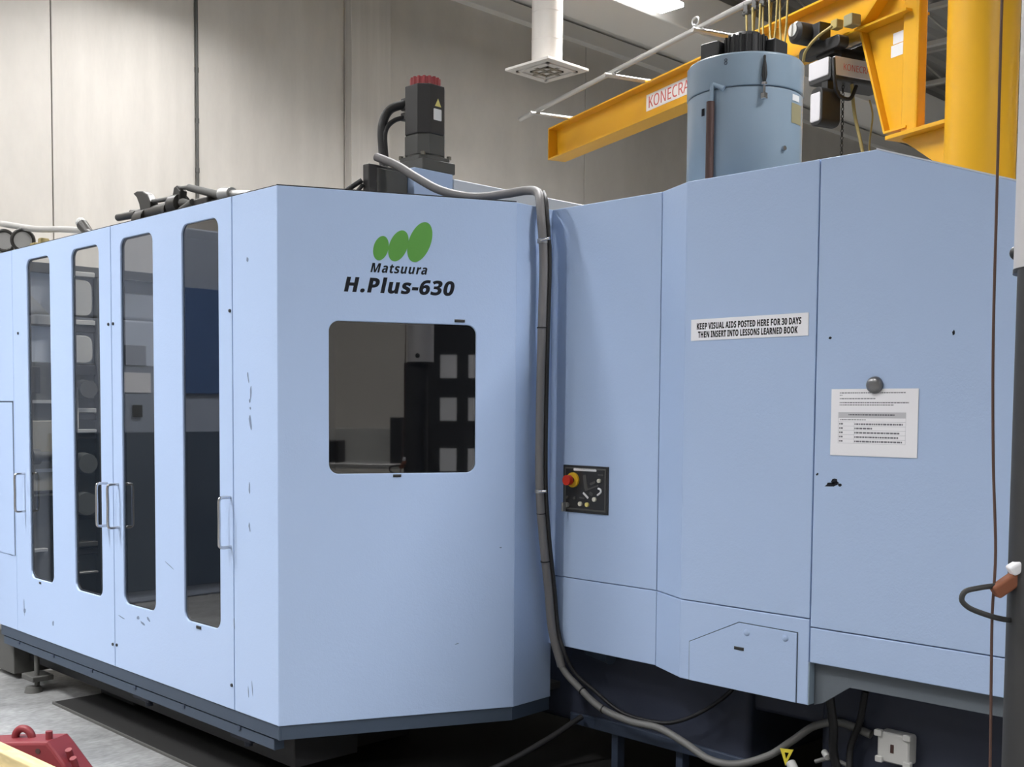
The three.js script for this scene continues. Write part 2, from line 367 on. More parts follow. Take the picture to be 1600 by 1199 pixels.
// emblem: three leaning ovals
for (const [u, y, a, b, t] of [[0.413, 2.246, 0.030, 0.050, -0.28], [0.485, 2.259, 0.037, 0.066, -0.38], [0.574, 2.279, 0.045, 0.086, -0.38]]) {
  const s = new THREE.Shape(); s.absellipse(0, 0, a, b, 0, Math.PI * 2);
  const g = new THREE.ExtrudeGeometry(s, { depth: 0.0012, bevelEnabled: false, curveSegments: 24 });
  g.rotateZ(t); g.translate(u, y, 0);
  part('emblem_oval', place(g, fF), M.green, logo, 'green leaning oval of the emblem');
}
part('lettering', lettering('Matsuura', fF, 0.370, 2.148, 0.606, 2.186, { shear: 0.25, fat: 0.012, track: 0.08 }), M.ink, logo, 'small black slanted maker lettering');
part('lettering', lettering('H.Plus-630', fF, 0.263, 2.066, 0.722, 2.130, { shear: 0.2, track: 0.08, fat: 0.028 }), M.ink, logo, 'large black slanted model lettering');
const sidePanel = part('side_panel', panel(fS, rect(0, BOT, 0.25, TOP), T), M.blue, mc);
chip(fF, 0.93, 1.02, 0.012, 0.006, 0, logo, scuff);
chip(fF, 0.74, 0.62, 0.022, 0.004, 0.3, logo, scuff);
// dark rubber edge along the top
part('top_gasket', [bx(-6.87, TOP, LZ - 0.04, LX, TOP + 0.004, LZ - 0.004, 0), panel(fF, rect(0, TOP, FLEN, TOP + 0.005), 0.04, { bevel: 0, out: -0.004 })], M.gasket, mc);
// --- skirt under the tool side
part('skirt', [panel(fL, rect(-6.70, 0.272, LX, 0.3305), 0.04, { bevel: 0.002, out: -0.006 }), panel(fF, rect(0.0, 0.272, FLEN, 0.3305), 0.04, { bevel: 0.002, out: -0.006 }), panel(fS, rect(0, 0.272, 0.25, 0.3305), 0.04, { bevel: 0.002, out: -0.006 })], M.slate, mc, 'slate grey skirt below the blue panels');
const rail = part('skirt_rail', panel(fL, rect(-6.68, 0.22, -3.84, 0.266), 0.05, { bevel: 0.003, out: -0.012 }), M.slate, mc);
for (let x = -6.45; x < -3.9; x += 0.47) part('rail_bolt', bx(x - 0.012, 0.25, LZ - 0.02, x + 0.012, 0.268, LZ - 0.006, 0.003), M.slateDark, rail);
for (const [x, z] of [[-4.15, -2.52], [-5.05, -2.52]]) part('levelling_bracket', [bx(x - 0.09, 0.185, z - 0.1, x + 0.07, 0.25, z, 0.006), cyl(V3(x - 0.02, 0.15, z - 0.05), V3(x - 0.02, 0.2, z - 0.05), 0.018)], M.navy, mc);
// --- inside of the tool side (seen through the windows)
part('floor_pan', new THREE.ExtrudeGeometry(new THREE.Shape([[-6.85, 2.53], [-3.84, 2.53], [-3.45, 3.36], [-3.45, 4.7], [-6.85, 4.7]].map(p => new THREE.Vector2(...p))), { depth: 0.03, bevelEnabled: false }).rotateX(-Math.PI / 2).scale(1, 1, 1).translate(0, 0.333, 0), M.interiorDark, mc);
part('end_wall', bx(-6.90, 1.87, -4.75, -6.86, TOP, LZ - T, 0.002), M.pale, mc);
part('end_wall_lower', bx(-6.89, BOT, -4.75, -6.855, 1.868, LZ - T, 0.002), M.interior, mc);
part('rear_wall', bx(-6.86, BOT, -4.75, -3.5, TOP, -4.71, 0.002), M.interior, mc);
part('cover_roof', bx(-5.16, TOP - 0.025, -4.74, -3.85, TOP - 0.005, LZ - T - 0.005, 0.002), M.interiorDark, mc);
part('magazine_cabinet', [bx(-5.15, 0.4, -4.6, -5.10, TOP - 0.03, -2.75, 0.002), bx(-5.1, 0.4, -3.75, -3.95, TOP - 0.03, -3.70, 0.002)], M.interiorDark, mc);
{ // tool changer parts along the end wall
  const bar = (nm, z0, z1, y0, y1, x0, x1, mat, rr = 0.004) => part(nm, bx(x0, y0, z0, x1, y1, z1, rr), mat, mc);
  bar('wall_cap', -4.7, LZ - 0.06, 2.405, 2.466, -6.855, -6.82, M.castGrey);
  bar('upright', -3.19, -3.125, 0.40, 2.40, -6.855, -6.79, M.castGrey);
  bar('upright', -2.93, -2.90, 0.40, 2.40, -6.855, -6.79, M.castGrey);
  for (const [y, h, mat] of [[2.40, 0.03, M.plasticGrey], [2.105, 0.03, M.plasticGrey], [1.565, 0.028, M.plasticGrey], [1.44, 0.022, M.plasticGrey], [0.73, 0.03, M.castGrey], [0.56, 0.014, M.steel]]) bar('cross_bar', -3.115, -2.95, y, y + h, -6.85, -6.80, mat);
  for (const [y, h] of [[2.06, 0.04], [1.80, 0.06], [1.52, 0.035], [1.40, 0.03], [0.90, 0.05], [0.68, 0.04]]) bar('dark_bar', -3.12, -2.94, y, y + h, -6.85, -6.81, M.dark);
  for (const [y0, y1] of [[2.16, 2.38], [1.87, 2.04]]) part('pot_cover', rpanel(frame(-6.81, 0, 0, -1), 2.94, y0, 3.10, y1, 0.05, 0.03, 0, 0.004), M.plasticGrey, mc);
  part('tool_pot', cyl(V3(-6.85, 1.71, -3.05), V3(-6.76, 1.71, -3.05), 0.06, 0.055, 24), M.castGrey, mc);
  part('tool_pot', cyl(V3(-6.85, 1.25, -3.04), V3(-6.76, 1.25, -3.04), 0.07, 0.06, 24), M.interior, mc);
  part('tool_pot', cyl(V3(-6.85, 1.0, -3.03), V3(-6.76, 1.0, -3.03), 0.075, 0.07, 24), M.interior, mc);
  bar('tool_arm', -3.0, -2.96, 1.46, 1.72, -6.84, -6.79, M.plasticGrey, 0.012);
  part('slanted_guard', panel(frame(-6.835, 0, 0, -1), [[2.66, 2.09], [2.90, 2.09], [2.90, 2.10], [2.68, 2.32], [2.66, 2.34]], 0.012, { bevel: 0.001 }), M.plasticGrey, mc);
  bar('cross_bar', -2.88, -2.66, 2.085, 2.097, -6.85, -6.82, M.castGrey, 0.002);
  bar('cross_bar', -2.88, -2.66, 1.62, 1.64, -6.85, -6.82, M.plasticGrey, 0.002);
  bar('switch_box', -2.77, -2.68, 1.68, 1.84, -6.85, -6.80, M.dark);
  bar('carriage_block', -2.89, -2.66, 1.06, 1.515, -6.85, -6.80, M.ivoryDull);
  part('spindle_bar', [cyl(V3(-6.78, 1.30, -2.89), V3(-6.78, 1.30, -2.66), 0.03, 0.03, 16), cyl(V3(-6.78, 1.30, -2.745), V3(-6.78, 1.30, -2.70), 0.047, 0.047, 18)], M.castGrey, mc);
  bar('white_strip', -2.86, -2.73, 1.205, 1.225, -6.80, -6.795, M.white, 0.001);
  bar('dark_bar', -2.88, -2.71, 1.075, 1.095, -6.80, -6.78, M.dark);
  bar('drip_ledge', -2.80, -2.70, 0.72, 0.74, -6.85, -6.80, M.plasticGrey);
}
// --- main body: door side facing the aisle
const SEAM = 0.0015;
const recess = part('recessed_panel', panel(fR, rect(-3.42, 0.8785, -2.783, TOP), T), M.blue, mc);
part('recessed_lower_panel', panel(fR, rect(-3.42, 0.573, -2.7825, 0.8755), T), M.blue, mc);
const AL = Math.hypot(0.187, 0.09);
part('angled_panel', panel(fA, rect(0.002, 0.8785, AL, TOP), T), M.blue, mc);
part('angled_lower_panel', panel(fA, rect(0.001, 0.571, AL, 0.8755), T), M.blue, mc);
const centre = part('centre_panel', panel(fP, rect(-2.595, 0.878, -2.040, TOP), T), M.blue, mc);
const lower = part('centre_lower_panel', panel(fP, rect(-2.595, 0.570, -2.040, 0.8745), T + 0.03), M.blue, mc);
const HP = [[-2.548, 0.571], [-2.548, 0.719], [-2.328, 0.823], [-2.086, 0.820], [-2.086, 0.571]];
part('hatch_gap', panel(fP, [[-2.551, 0.571], [-2.551, 0.721], [-2.329, 0.8265], [-2.0825, 0.8235], [-2.0825, 0.571]], 0.004, { bevel: 0, out: 0.001 }), M.slate, lower);
const hatch = part('hatch', panel(fP, HP, 0.008, { out: 0.0045, bevel: 0.002 }), M.blue, lower);
for (const [u, y] of [[-2.292, 0.800], [-2.132, 0.804]]) { const g = new THREE.SphereGeometry(0.013, 14, 8, 0, Math.PI * 2, 0, Math.PI / 2); g.rotateX(Math.PI / 2); g.scale(1, 1, 0.5); g.translate(u, y - 0.008, 0.004); part('hatch_bolt', place(g, fP), M.blue, lower); }
part('hatch_latch', panel(fP, rect(-2.345, 0.722, -2.303, 0.734), 0.006, { out: 0.008 }), M.black, lower);
const door = part('operator_door', panel(fP, [[-2.0355, 0.850], [-1.02, 0.850], [-1.02, 2.171], [-1.38, 2.302], [-1.833, TOP], [-2.0355, TOP]], T), M.blue, mc);
part('door_top_flange', panel(frame(0, -3.51, 1, 0), [[-1.833, TOP], [-1.02, 2.171], [-1.02, 2.176], [-1.833, TOP + 0.005]], 0.03, { bevel: 0 }), M.pale, mc);
part('door_lower_panel', panel(fP, rect(-2.0355, 0.724, -1.02, 0.8465), T), M.blue, mc);
for (const [u, y, w, h, a] of [[-1.965, 1.354, 0.055, 0.016, 0.2], [-1.955, 1.36, 0.025, 0.03, 0.2], [-1.935, 1.353, 0.018, 0.012, 0], [-2.022, 1.386, 0.008, 0.014, -0.5], [-1.985, 1.855, 0.014, 0.010, 0], [-1.556, 1.854, 0.010, 0.018, 0]]) chip(fP, u, y, w, h, a, door, M.ink);
// plate below the door, its downward-facing shading put into the colour
{
  const pts = [[-2.035, 0.722], [-1.02, 0.722], [-1.02, 0.655], [-1.90, 0.652], [-2.0, 0.579], [-2.035, 0.566]];
  const g = panel(frame(0, -3.545, 1, 0), pts, 0.012, { bevel: 0.001 });
  part('kick_plate', g, M.underPlateShaded, mc, 'kick plate below the door, darkened by painted shading');
  part('lower_return', bx(-2.046, 0.571, -3.56, -2.036, 0.724, -3.512, 0.002), M.blueGrey, mc);
}
// body behind the panels, base casting
part('body_core', [bx(-3.30, 0.76, -5.9, -1.05, 2.16, -3.66, 0.01), bx(-3.30, 2.16, -5.9, -1.9, TOP - 0.02, -3.66, 0.01)], M.blueGrey, mc);
const base = part('base_casting', [bx(-3.75, 0.19, -5.8, -2.44, 0.62, -3.76, 0.03), bx(-2.46, 0.42, -5.8, -2.1, 0.62, -3.80, 0.02), bx(-2.12, 0.1, -5.8, -0.9, 0.64, -3.74, 0.03)], M.navy, mc, 'dark navy base casting');
part('base_lip', panel(frame(0, -3.75, 1, 0), [[-3.38, 0.185], [-2.445, 0.185], [-2.445, 0.23], [-3.1, 0.245], [-3.38, 0.235]], 0.05, { bevel: 0.006 }), M.slateDark, base);
for (const x of [-3.14, -2.79]) part('base_foot', bx(x - 0.018, 0.0, -3.83, x + 0.018, 0.19, -3.78, 0.004), M.slateDark, base);
part('lower_pipe_boss', cyl(V3(-3.26, 0.545, -3.74), V3(-3.10, 0.535, -3.70), 0.028, 0.028, 16), M.slate, base);
// far end support cabinet and foot
part('support_leg', bx(-7.0, 0.03, -2.75, -6.66, 0.27, -2.53, 0.006), M.castGrey, mc);
part('support_beam', bx(-6.66, 0.10, -2.95, -3.9, 0.25, -2.62, 0.006), M.dark, mc);
part('levelling_foot', [cyl(V3(-6.30, 0.0, -2.50), V3(-6.30, 0.03, -2.50), 0.05, 0.04), cyl(V3(-6.30, 0.03, -2.52), V3(-6.30, 0.25, -2.52), 0.014, 0.014), bx(-6.42, 0.06, -2.6, -6.26, 0.09, -2.48, 0.006)], M.castGrey, mc);
part('support_block', bx(-6.0, 0.0, -3.3, -5.6, 0.25, -2.75, 0.01), M.dark, mc);
part('support_block', bx(-4.6, 0.0, -3.5, -4.2, 0.25, -2.9, 0.01), M.dark, mc);
// spindle drive beam on the top
part('drive_beam', bx(-4.45, 2.40, -5.0, -4.15, 2.725, -3.72, 0.006), M.pale, mc);
part('drive_mount', [bx(-4.45, 2.40, -3.715, -4.15, 2.745, -3.47, 0.006)], M.blue, mc);
part('mount_plate', bx(-4.385, 2.745, -3.735, -4.155, 2.80, -3.525, 0.006), M.castGrey, mc);
part('beam_slot', bx(-4.152, 2.60, -4.63, -4.1485, 2.63, -4.57, 0), M.gasket, mc);
part('beam_bolt', cyl(V3(-4.152, 2.655, -3.86), V3(-4.144, 2.655, -3.86), 0.012, 0.012, 12), M.black, mc);
// --- control panel on the recessed panel
{
  const x0 = -3.292, x1 = -3.039, y0 = 1.164, y1 = 1.366, c = part('control_panel', [panel(fR, rect(x0, y0, x1, y1), 0.02, { bevel: 0.002, out: 0.006 })], M.black, mc, 'black control panel with red stop button');
  part('control_panel_frame', panel(fR, rect(x0 + 0.010, y0 + 0.011, x1 - 0.010, y1 - 0.009), 0.004, { holes: [[x0 + 0.017, y0 + 0.018, x1 - 0.017, y1 - 0.016, 0.002]], bevel: 0.0008, out: 0.0085 }), M.castGrey, c);
  const U = px => x0 + (px - 148) / (968 - 148) * (x1 - x0), Y = (px, py) => y1 - (py - (132 + (px - 148) * 0.045)) / 885 * (y1 - y0);
  const btn = (nm, px, py, r, mat, h = 0.008, o = 0) => part(nm, place(new THREE.CylinderGeometry(r, r, h, 24).rotateX(Math.PI / 2).translate(U(px), Y(px, py), 0.006 + o + h / 2), fR), mat, c);
  btn('stop_ring', 345, 415, 0.032, M.buttonYellow, 0.010);
  btn('stop_stem', 345, 415, 0.012, M.rubber, 0.030);
  btn('stop_button', 345, 415, 0.0215, M.buttonRed, 0.022, 0.026);
  part('title_label', rpanel(fR, U(345), Y(345, 240), U(765), Y(765, 205), 0.004, 0.002, 0.0085), M.white, c);
  btn('push_button', 818, 425, 0.0085, M.ivory); btn('push_button', 738, 770, 0.0095, M.ivory);
  btn('push_button', 480, 862, 0.0095, M.ivory); btn('push_button', 607, 872, 0.0095, M.labelYellow);
  btn('pilot_hole', 236, 745, 0.006, M.castGrey); btn('pilot_hole', 376, 755, 0.006, M.castGrey);
  const strip = (nm, ax, ay, bx_, by, w, mat) => {
    const p = V3(U(ax), Y(ax, ay), 0), q = V3(U(bx_), Y(bx_, by), 0), g = rrect(new THREE.Shape(), 0, -w / 2, p.distanceTo(q), w / 2, w * 0.3);
    const e = new THREE.ExtrudeGeometry(g, { depth: 0.0015, bevelEnabled: false }); e.rotateZ(Math.atan2(q.y - p.y, q.x - p.x)); e.translate(p.x, p.y, 0.0065);
    part(nm, place(e, fR), mat, c);
  };
  strip('marking', 525, 650, 620, 752, 0.009, M.white);
  part('marking', tube([[U(800), Y(800, 565), -3.592], [U(845), Y(845, 590), -3.592], [U(850), Y(850, 630), -3.592], [U(790), Y(790, 690), -3.592]], 0.0045, 24, 8), M.white, c);
  strip('printed_diagram', 545, 320, 580, 590, 0.018, M.castGrey); strip('printed_diagram', 560, 610, 800, 510, 0.006, M.castGrey);
  strip('printed_diagram', 650, 490, 740, 450, 0.010, M.castGrey); strip('printed_diagram', 640, 650, 700, 690, 0.014, M.castGrey);
  strip('printed_legend', 790, 315, 890, 320, 0.006, M.castGrey); strip('printed_legend', 460, 748, 550, 755, 0.006, M.castGrey);
  part('key_switch', [place(new THREE.CylinderGeometry(0.011, 0.011, 0.012, 18).rotateX(Math.PI / 2).translate(U(235), Y(235, 890), 0.012), fR), bx(U(215), Y(215, 1010), -3.582, U(245), Y(245, 840), -3.560, 0.003)], M.steel, c);
}

// ------------------------------------------------------------------ servo motor on the drive mount
{
  const cx = -4.268, cz = -3.635, y0 = 2.80;
  const t = thing('servo_motor', 'black octagonal servo motor with dark red cap standing on the blue machine', 'motor', V3(cx, y0, cz));
  const oct = (r, a, b, cut, rad = 0.004) => {
    const s = new THREE.Shape([[-r, -r + cut], [-r + cut, -r], [r - cut, -r], [r, -r + cut], [r, r - cut], [r - cut, r], [-r + cut, r], [-r, r - cut]].map(p => new THREE.Vector2(...p)));
    const g = new THREE.ExtrudeGeometry(s, { depth: b - a - 2 * rad, bevelEnabled: true, bevelThickness: rad, bevelSize: rad, bevelOffset: -rad, bevelSegments: 2 });
    g.rotateX(-Math.PI / 2); g.translate(cx, a + rad, cz); return g;
  };
  part('flange', [oct(0.100, y0, y0 + 0.022, 0.03), cyl(V3(cx, y0 + 0.022, cz), V3(cx, y0 + 0.035, cz), 0.095, 0.085)], M.castGrey, t);
  for (const [a, b] of [[1, 1], [1, -1], [-1, 1], [-1, -1]]) part('flange_bolt', cyl(V3(cx + a * 0.083, y0 + 0.02, cz + b * 0.083), V3(cx + a * 0.083, y0 + 0.036, cz + b * 0.083), 0.012, 0.012, 6), M.rim, t);
  part('front_housing', [oct(0.088, y0 + 0.03, y0 + 0.125, 0.04), oct(0.082, y0 + 0.1, y0 + 0.14, 0.04)], M.castGrey, t);
  part('stator_body', oct(0.088, y0 + 0.13, y0 + 0.365, 0.042), M.motorBlack, t);
  const cap = [cyl(V3(cx, y0 + 0.36, cz), V3(cx, y0 + 0.405, cz), 0.069, 0.069, 32)];
  for (let i = 0; i < 16; i++) { const a = i / 16 * Math.PI * 2; cap.push(cyl(V3(cx + 0.067 * Math.cos(a), y0 + 0.36, cz + 0.067 * Math.sin(a)), V3(cx + 0.067 * Math.cos(a), y0 + 0.408, cz + 0.067 * Math.sin(a)), 0.008, 0.008, 8)); }
  part('encoder_cap', cap, M.redCap, t, 'dark red ribbed encoder cap');
  const fx = frame(cx + 0.0885, cz, 0, -1);      // face towards +x
  const tri = new THREE.ExtrudeGeometry(new THREE.Shape([[-0.020, 0], [0.020, 0], [0, 0.038]].map(p => new THREE.Vector2(...p))), { depth: 0.001, bevelEnabled: false }).translate(0.006, y0 + 0.262, 0);
  part('warning_triangle', place(tri, fx), M.labelYellow, t);
  part('rating_label', rpanel(fx, -0.022, y0 + 0.196, 0.028, y0 + 0.250, 0.004, 0.001, 0.001, 0), M.white, t);
  part('connector', [bx(cx - 0.13, y0 + 0.27, cz - 0.02, cx - 0.08, y0 + 0.33, cz + 0.05, 0.006), bx(cx - 0.13, y0 + 0.22, cz - 0.02, cx - 0.08, y0 + 0.26, cz + 0.05, 0.006)], M.motorBlack, t);
  part('motor_cable', tube([[cx - 0.10, y0 + 0.305, cz + 0.03], [cx - 0.16, y0 + 0.275, cz + 0.09], [cx - 0.175, y0 + 0.2, cz + 0.125], [cx - 0.165, y0 + 0.05, cz + 0.13], [cx - 0.14, y0 - 0.05, cz + 0.14]], 0.022, 48, 12), M.rubber, t);
  part('motor_cable', tube([[cx - 0.10, y0 + 0.24, cz + 0.03], [cx - 0.14, y0 + 0.22, cz + 0.08], [cx - 0.155, y0 + 0.17, cz + 0.12], [cx - 0.15, y0 + 0.02, cz + 0.12]], 0.012, 40, 10), M.rubber, t);
}
{
  const t = thing('junction_box', 'black upright junction box left of the servo motor behind the logo panel', 'box', V3(-4.225, 2.46, -3.36));
  part('case', bx(-4.25, 2.464, -3.475, -4.202, 2.735, -3.24, 0.006), M.motorBlack, t);
  part('case_lid', bx(-4.204, 2.466, -3.465, -4.196, 2.72, -3.285, 0.004), M.castGrey, t);
  part('cable', tube([[-4.24, 2.66, -3.23], [-4.30, 2.60, -3.17], [-4.36, 2.50, -3.12], [-4.4, 2.47, -3.1]], 0.012, 30, 8), M.rubber, t);
  part('cable', tube([[-4.24, 2.64, -3.235], [-4.27, 2.56, -3.18], [-4.32, 2.475, -3.15]], 0.010, 30, 8), M.rubber, t);
}

// ------------------------------------------------------------------ grey conduit over the corner and down the side
{
  const t = thing('conduit_hose', 'grey flexible conduit running over the machine top and down beside the logo panel', 'hose', V3(-3.32, 0.3, -3.5));
  const run = [[-4.225, 2.775, -3.30], [-4.113, 2.725, -3.332], [-4.009, 2.66, -3.361], [-3.887, 2.59, -3.409], [-3.747, 2.553, -3.478], [-3.611, 2.558, -3.545], [-3.50, 2.560, -3.56], [-3.40, 2.535, -3.53], [-3.345, 2.48, -3.49], [-3.322, 2.40, -3.475], [-3.318, 2.25, -3.486], [-3.318, 1.93, -3.480], [-3.318, 1.60, -3.474], [-3.318, 1.27, -3.476], [-3.32, 1.08, -3.498], [-3.32, 0.83, -3.538], [-3.316, 0.644, -3.561], [-3.282, 0.488, -3.585], [-3.173, 0.396, -3.60], [-3.064, 0.342, -3.60], [-2.907, 0.318, -3.60], [-2.758, 0.320, -3.60], [-2.63, 0.288, -3.60], [-2.507, 0.248, -3.60], [-2.40, 0.252, -3.62], [-2.29, 0.300, -3.67], [-2.20, 0.375, -3.69], [-2.115, 0.445, -3.70], [-2.02, 0.474, -3.71], [-1.90, 0.455, -3.71]];
  part('conduit', tube(run.slice(0, 18), 0.0195, 220, 14), M.hose, t);
  part('conduit_lower', tube(run.slice(16), 0.015, 160, 12), M.hoseLight, t, 'paler lower end of the conduit');
  part('cable', tube(run.slice(7, 17).map(([x, y, z]) => [x + 0.022, y + 0.002, z - 0.014]).concat([[-3.255, 0.56, -3.57], [-3.22, 0.47, -3.60], [-3.13, 0.40, -3.63], [-3.0, 0.33, -3.65], [-2.86, 0.318, -3.66], [-2.754, 0.33, -3.67], [-2.628, 0.39, -3.68], [-2.508, 0.485, -3.70], [-2.45, 0.56, -3.72]]), 0.0085, 200, 8), M.rubber, t, 'thin black cable strapped to the conduit');
  const band = (p, q, nm, mat, r, w) => { const d = V3(...q).sub(V3(...p)).normalize().multiplyScalar(w / 2), c = V3(...p); part(nm, cyl(c.clone().sub(d), c.clone().add(d), r, r, 20), mat, t); };
  band([-3.320, 2.315, -3.482], [-3.319, 2.2, -3.486], 'clamp', M.steel, 0.0235, 0.018);
  band([-3.318, 1.255, -3.478], [-3.318, 1.2, -3.48], 'clamp', M.steel, 0.0235, 0.014);
  part('clamp_screw', cyl(V3(-3.31, 2.315, -3.46), V3(-3.27, 2.32, -3.47), 0.007, 0.007, 10), M.chrome, t);
  part('clamp_screw', cyl(V3(-3.31, 1.255, -3.46), V3(-3.27, 1.258, -3.47), 0.007, 0.007, 10), M.chrome, t);
  for (const [p, q] of [[[-3.318, 1.95, -3.480], [-3.318, 1.9, -3.48]], [[-3.32, 0.95, -3.518], [-3.32, 0.9, -3.525]], [[-3.319, 1.16, -3.49], [-3.32, 1.1, -3.5]]]) band(p, q, 'cable_tie', M.rubber, 0.0225, 0.005);
  band([-3.175, 0.398, -3.60], [-3.15, 0.385, -3.6], 'cable_tie', M.rubber, 0.018, 0.005);
  band([-3.055, 0.338, -3.60], [-3.0, 0.33, -3.6], 'cable_tie', M.rubber, 0.018, 0.005);
}

// ------------------------------------------------------------------ mist collector drum on the roof
{
  const cx = -2.742, cz = -4.10, R = 0.238, y0 = TOP - 0.01, ys = 2.91, y1 = 3.045;
  const t = thing('mist_collector', 'tall light blue round drum with latched lid on the machine roof', 'drum', V3(cx, y0, cz));
  const lathe = pts => new THREE.LatheGeometry(pts.map(p => new THREE.Vector2(...p)), 64).translate(cx, 0, cz);
  part('drum', lathe([[0, y0], [R, y0], [R, ys - 0.008], [R - 0.006, ys - 0.004], [R - 0.006, ys], [0, ys]]), M.blueGrey, t);
  part('lid', lathe([[R - 0.008, ys], [R + 0.003, ys + 0.002], [R + 0.003, y1 - 0.012], [R - 0.004, y1 - 0.002], [R - 0.015, y1], [0, y1]]), M.blueLid, t);
  const polar = (a, r, y) => V3(cx + r * Math.sin(a), y, cz + r * Math.cos(a));
  const faceTo = Math.PI * 0.25;                  // roughly towards the aisle
  // latch
  { const a = faceTo + 0.11, p = polar(a, R + 0.012, 2.97), q = polar(a, R + 0.012, 2.86);
    const lh = new THREE.LatheGeometry([[0.0, 0], [0.007, 0.004], [0.012, 0.03], [0.010, 0.06], [0.005, 0.09], [0.006, 0.105], [0, 0.11]].map(v => new THREE.Vector2(...v)), 16);
    lh.scale(1, 1, 0.8); const pp = polar(a, R + 0.012, 2.915); lh.translate(pp.x, pp.y, pp.z);
    const latch = part('latch', lh, M.rubber, t, 'black latch handle');
    part('latch_plate', [cyl(q, polar(a, R + 0.012, 2.915), 0.006, 0.006, 10), bx(q.x - 0.011, 2.85, q.z - 0.011, q.x + 0.011, 2.875, q.z + 0.011, 0.003), bx(p.x - 0.009, 2.905, p.z - 0.009, p.x + 0.009, 2.918, p.z + 0.009, 0.003)], M.chrome, latch); }
  // brown pipe down the left
  { const a = faceTo - 0.76, r = R + 0.016;
    part('drain_pipe', cyl(polar(a, r, y0), polar(a, r, 2.855), 0.0165, 0.0165, 16), M.brownStrap, t, 'brown upright pipe');
    part('pipe_bracket', [cyl(polar(a, r, 2.855), polar(a + 0.04, r + 0.002, 2.925), 0.012, 0.008, 10), cyl(polar(a + 0.04, r, 2.925), polar(a + 0.22, R + 0.006, 2.90), 0.007, 0.012, 10)], M.blueLid, t); }
  part('drum_bolt', [cyl(polar(faceTo + 0.52, R - 0.004, 2.665), polar(faceTo + 0.52, R + 0.010, 2.665), 0.011, 0.009, 12)], M.chrome, t);
  const lab = (a0, a1, ya, yb, mat, nm) => { const g = new THREE.CylinderGeometry(R + 0.0015, R + 0.0015, yb - ya, 10, 1, true, a0, a1 - a0); g.translate(cx, (ya + yb) / 2, cz); part(nm, g, mat, t); };
  lab(faceTo + 0.70, faceTo + 1.05, 2.775, 2.855, M.fadedLabel, 'yellow_label'); lab(faceTo + 0.72, faceTo + 0.95, 2.865, 2.89, M.white, 'white_label');
  lab(faceTo - 1.0, faceTo - 0.93, 2.81, 2.84, M.ink, 'scrape');
  part('lid_number', lettering('8', frame(polar(faceTo - 0.52, R + 0.0045, 0).x, polar(faceTo - 0.52, R + 0.0045, 0).z, Math.cos(faceTo - 0.52), -Math.sin(faceTo - 0.52)), -0.007, 2.995, 0.007, 3.02, { fnt: fontReg }), M.slateDark, t);
  // motor on the lid
  const fan = [cyl(V3(cx, y1, cz), V3(cx, y1 + 0.115, cz), 0.085, 0.085, 32), cyl(V3(cx, y1 + 0.115, cz), V3(cx, y1 + 0.135, cz), 0.08, 0.06, 32)];
  for (let i = 0; i < 20; i++) { const a = i / 20 * Math.PI * 2; fan.push(cyl(V3(cx + 0.085 * Math.cos(a), y1, cz + 0.085 * Math.sin(a)), V3(cx + 0.085 * Math.cos(a), y1 + 0.12, cz + 0.085 * Math.sin(a)), 0.006, 0.006, 6)); }
  part('fan_motor', fan, M.rubber, t, 'black finned fan motor');
  part('capacitor_box', bx(cx + 0.05, y1 - 0.005, cz - 0.12, cx + 0.13, y1 + 0.105, cz - 0.02, 0.01), M.black, t);
  part('terminal_box', [bx(cx - 0.16, y1 - 0.005, cz - 0.02, cx - 0.07, y1 + 0.11, cz + 0.10, 0.006)], M.black, t);
}

// ------------------------------------------------------------------ jib crane
const bd = V3(-0.947, 0, -0.322).normalize(), bn = V3(-0.322, 0, 0.947).normalize();   // along the boom outwards, and its side towards the aisle
const mastC = V3(-2.848, 0, -6.704);
const along = (s, y, o = 0) => mastC.clone().addScaledVector(bd, s).addScaledVector(bn, o).setY(y);
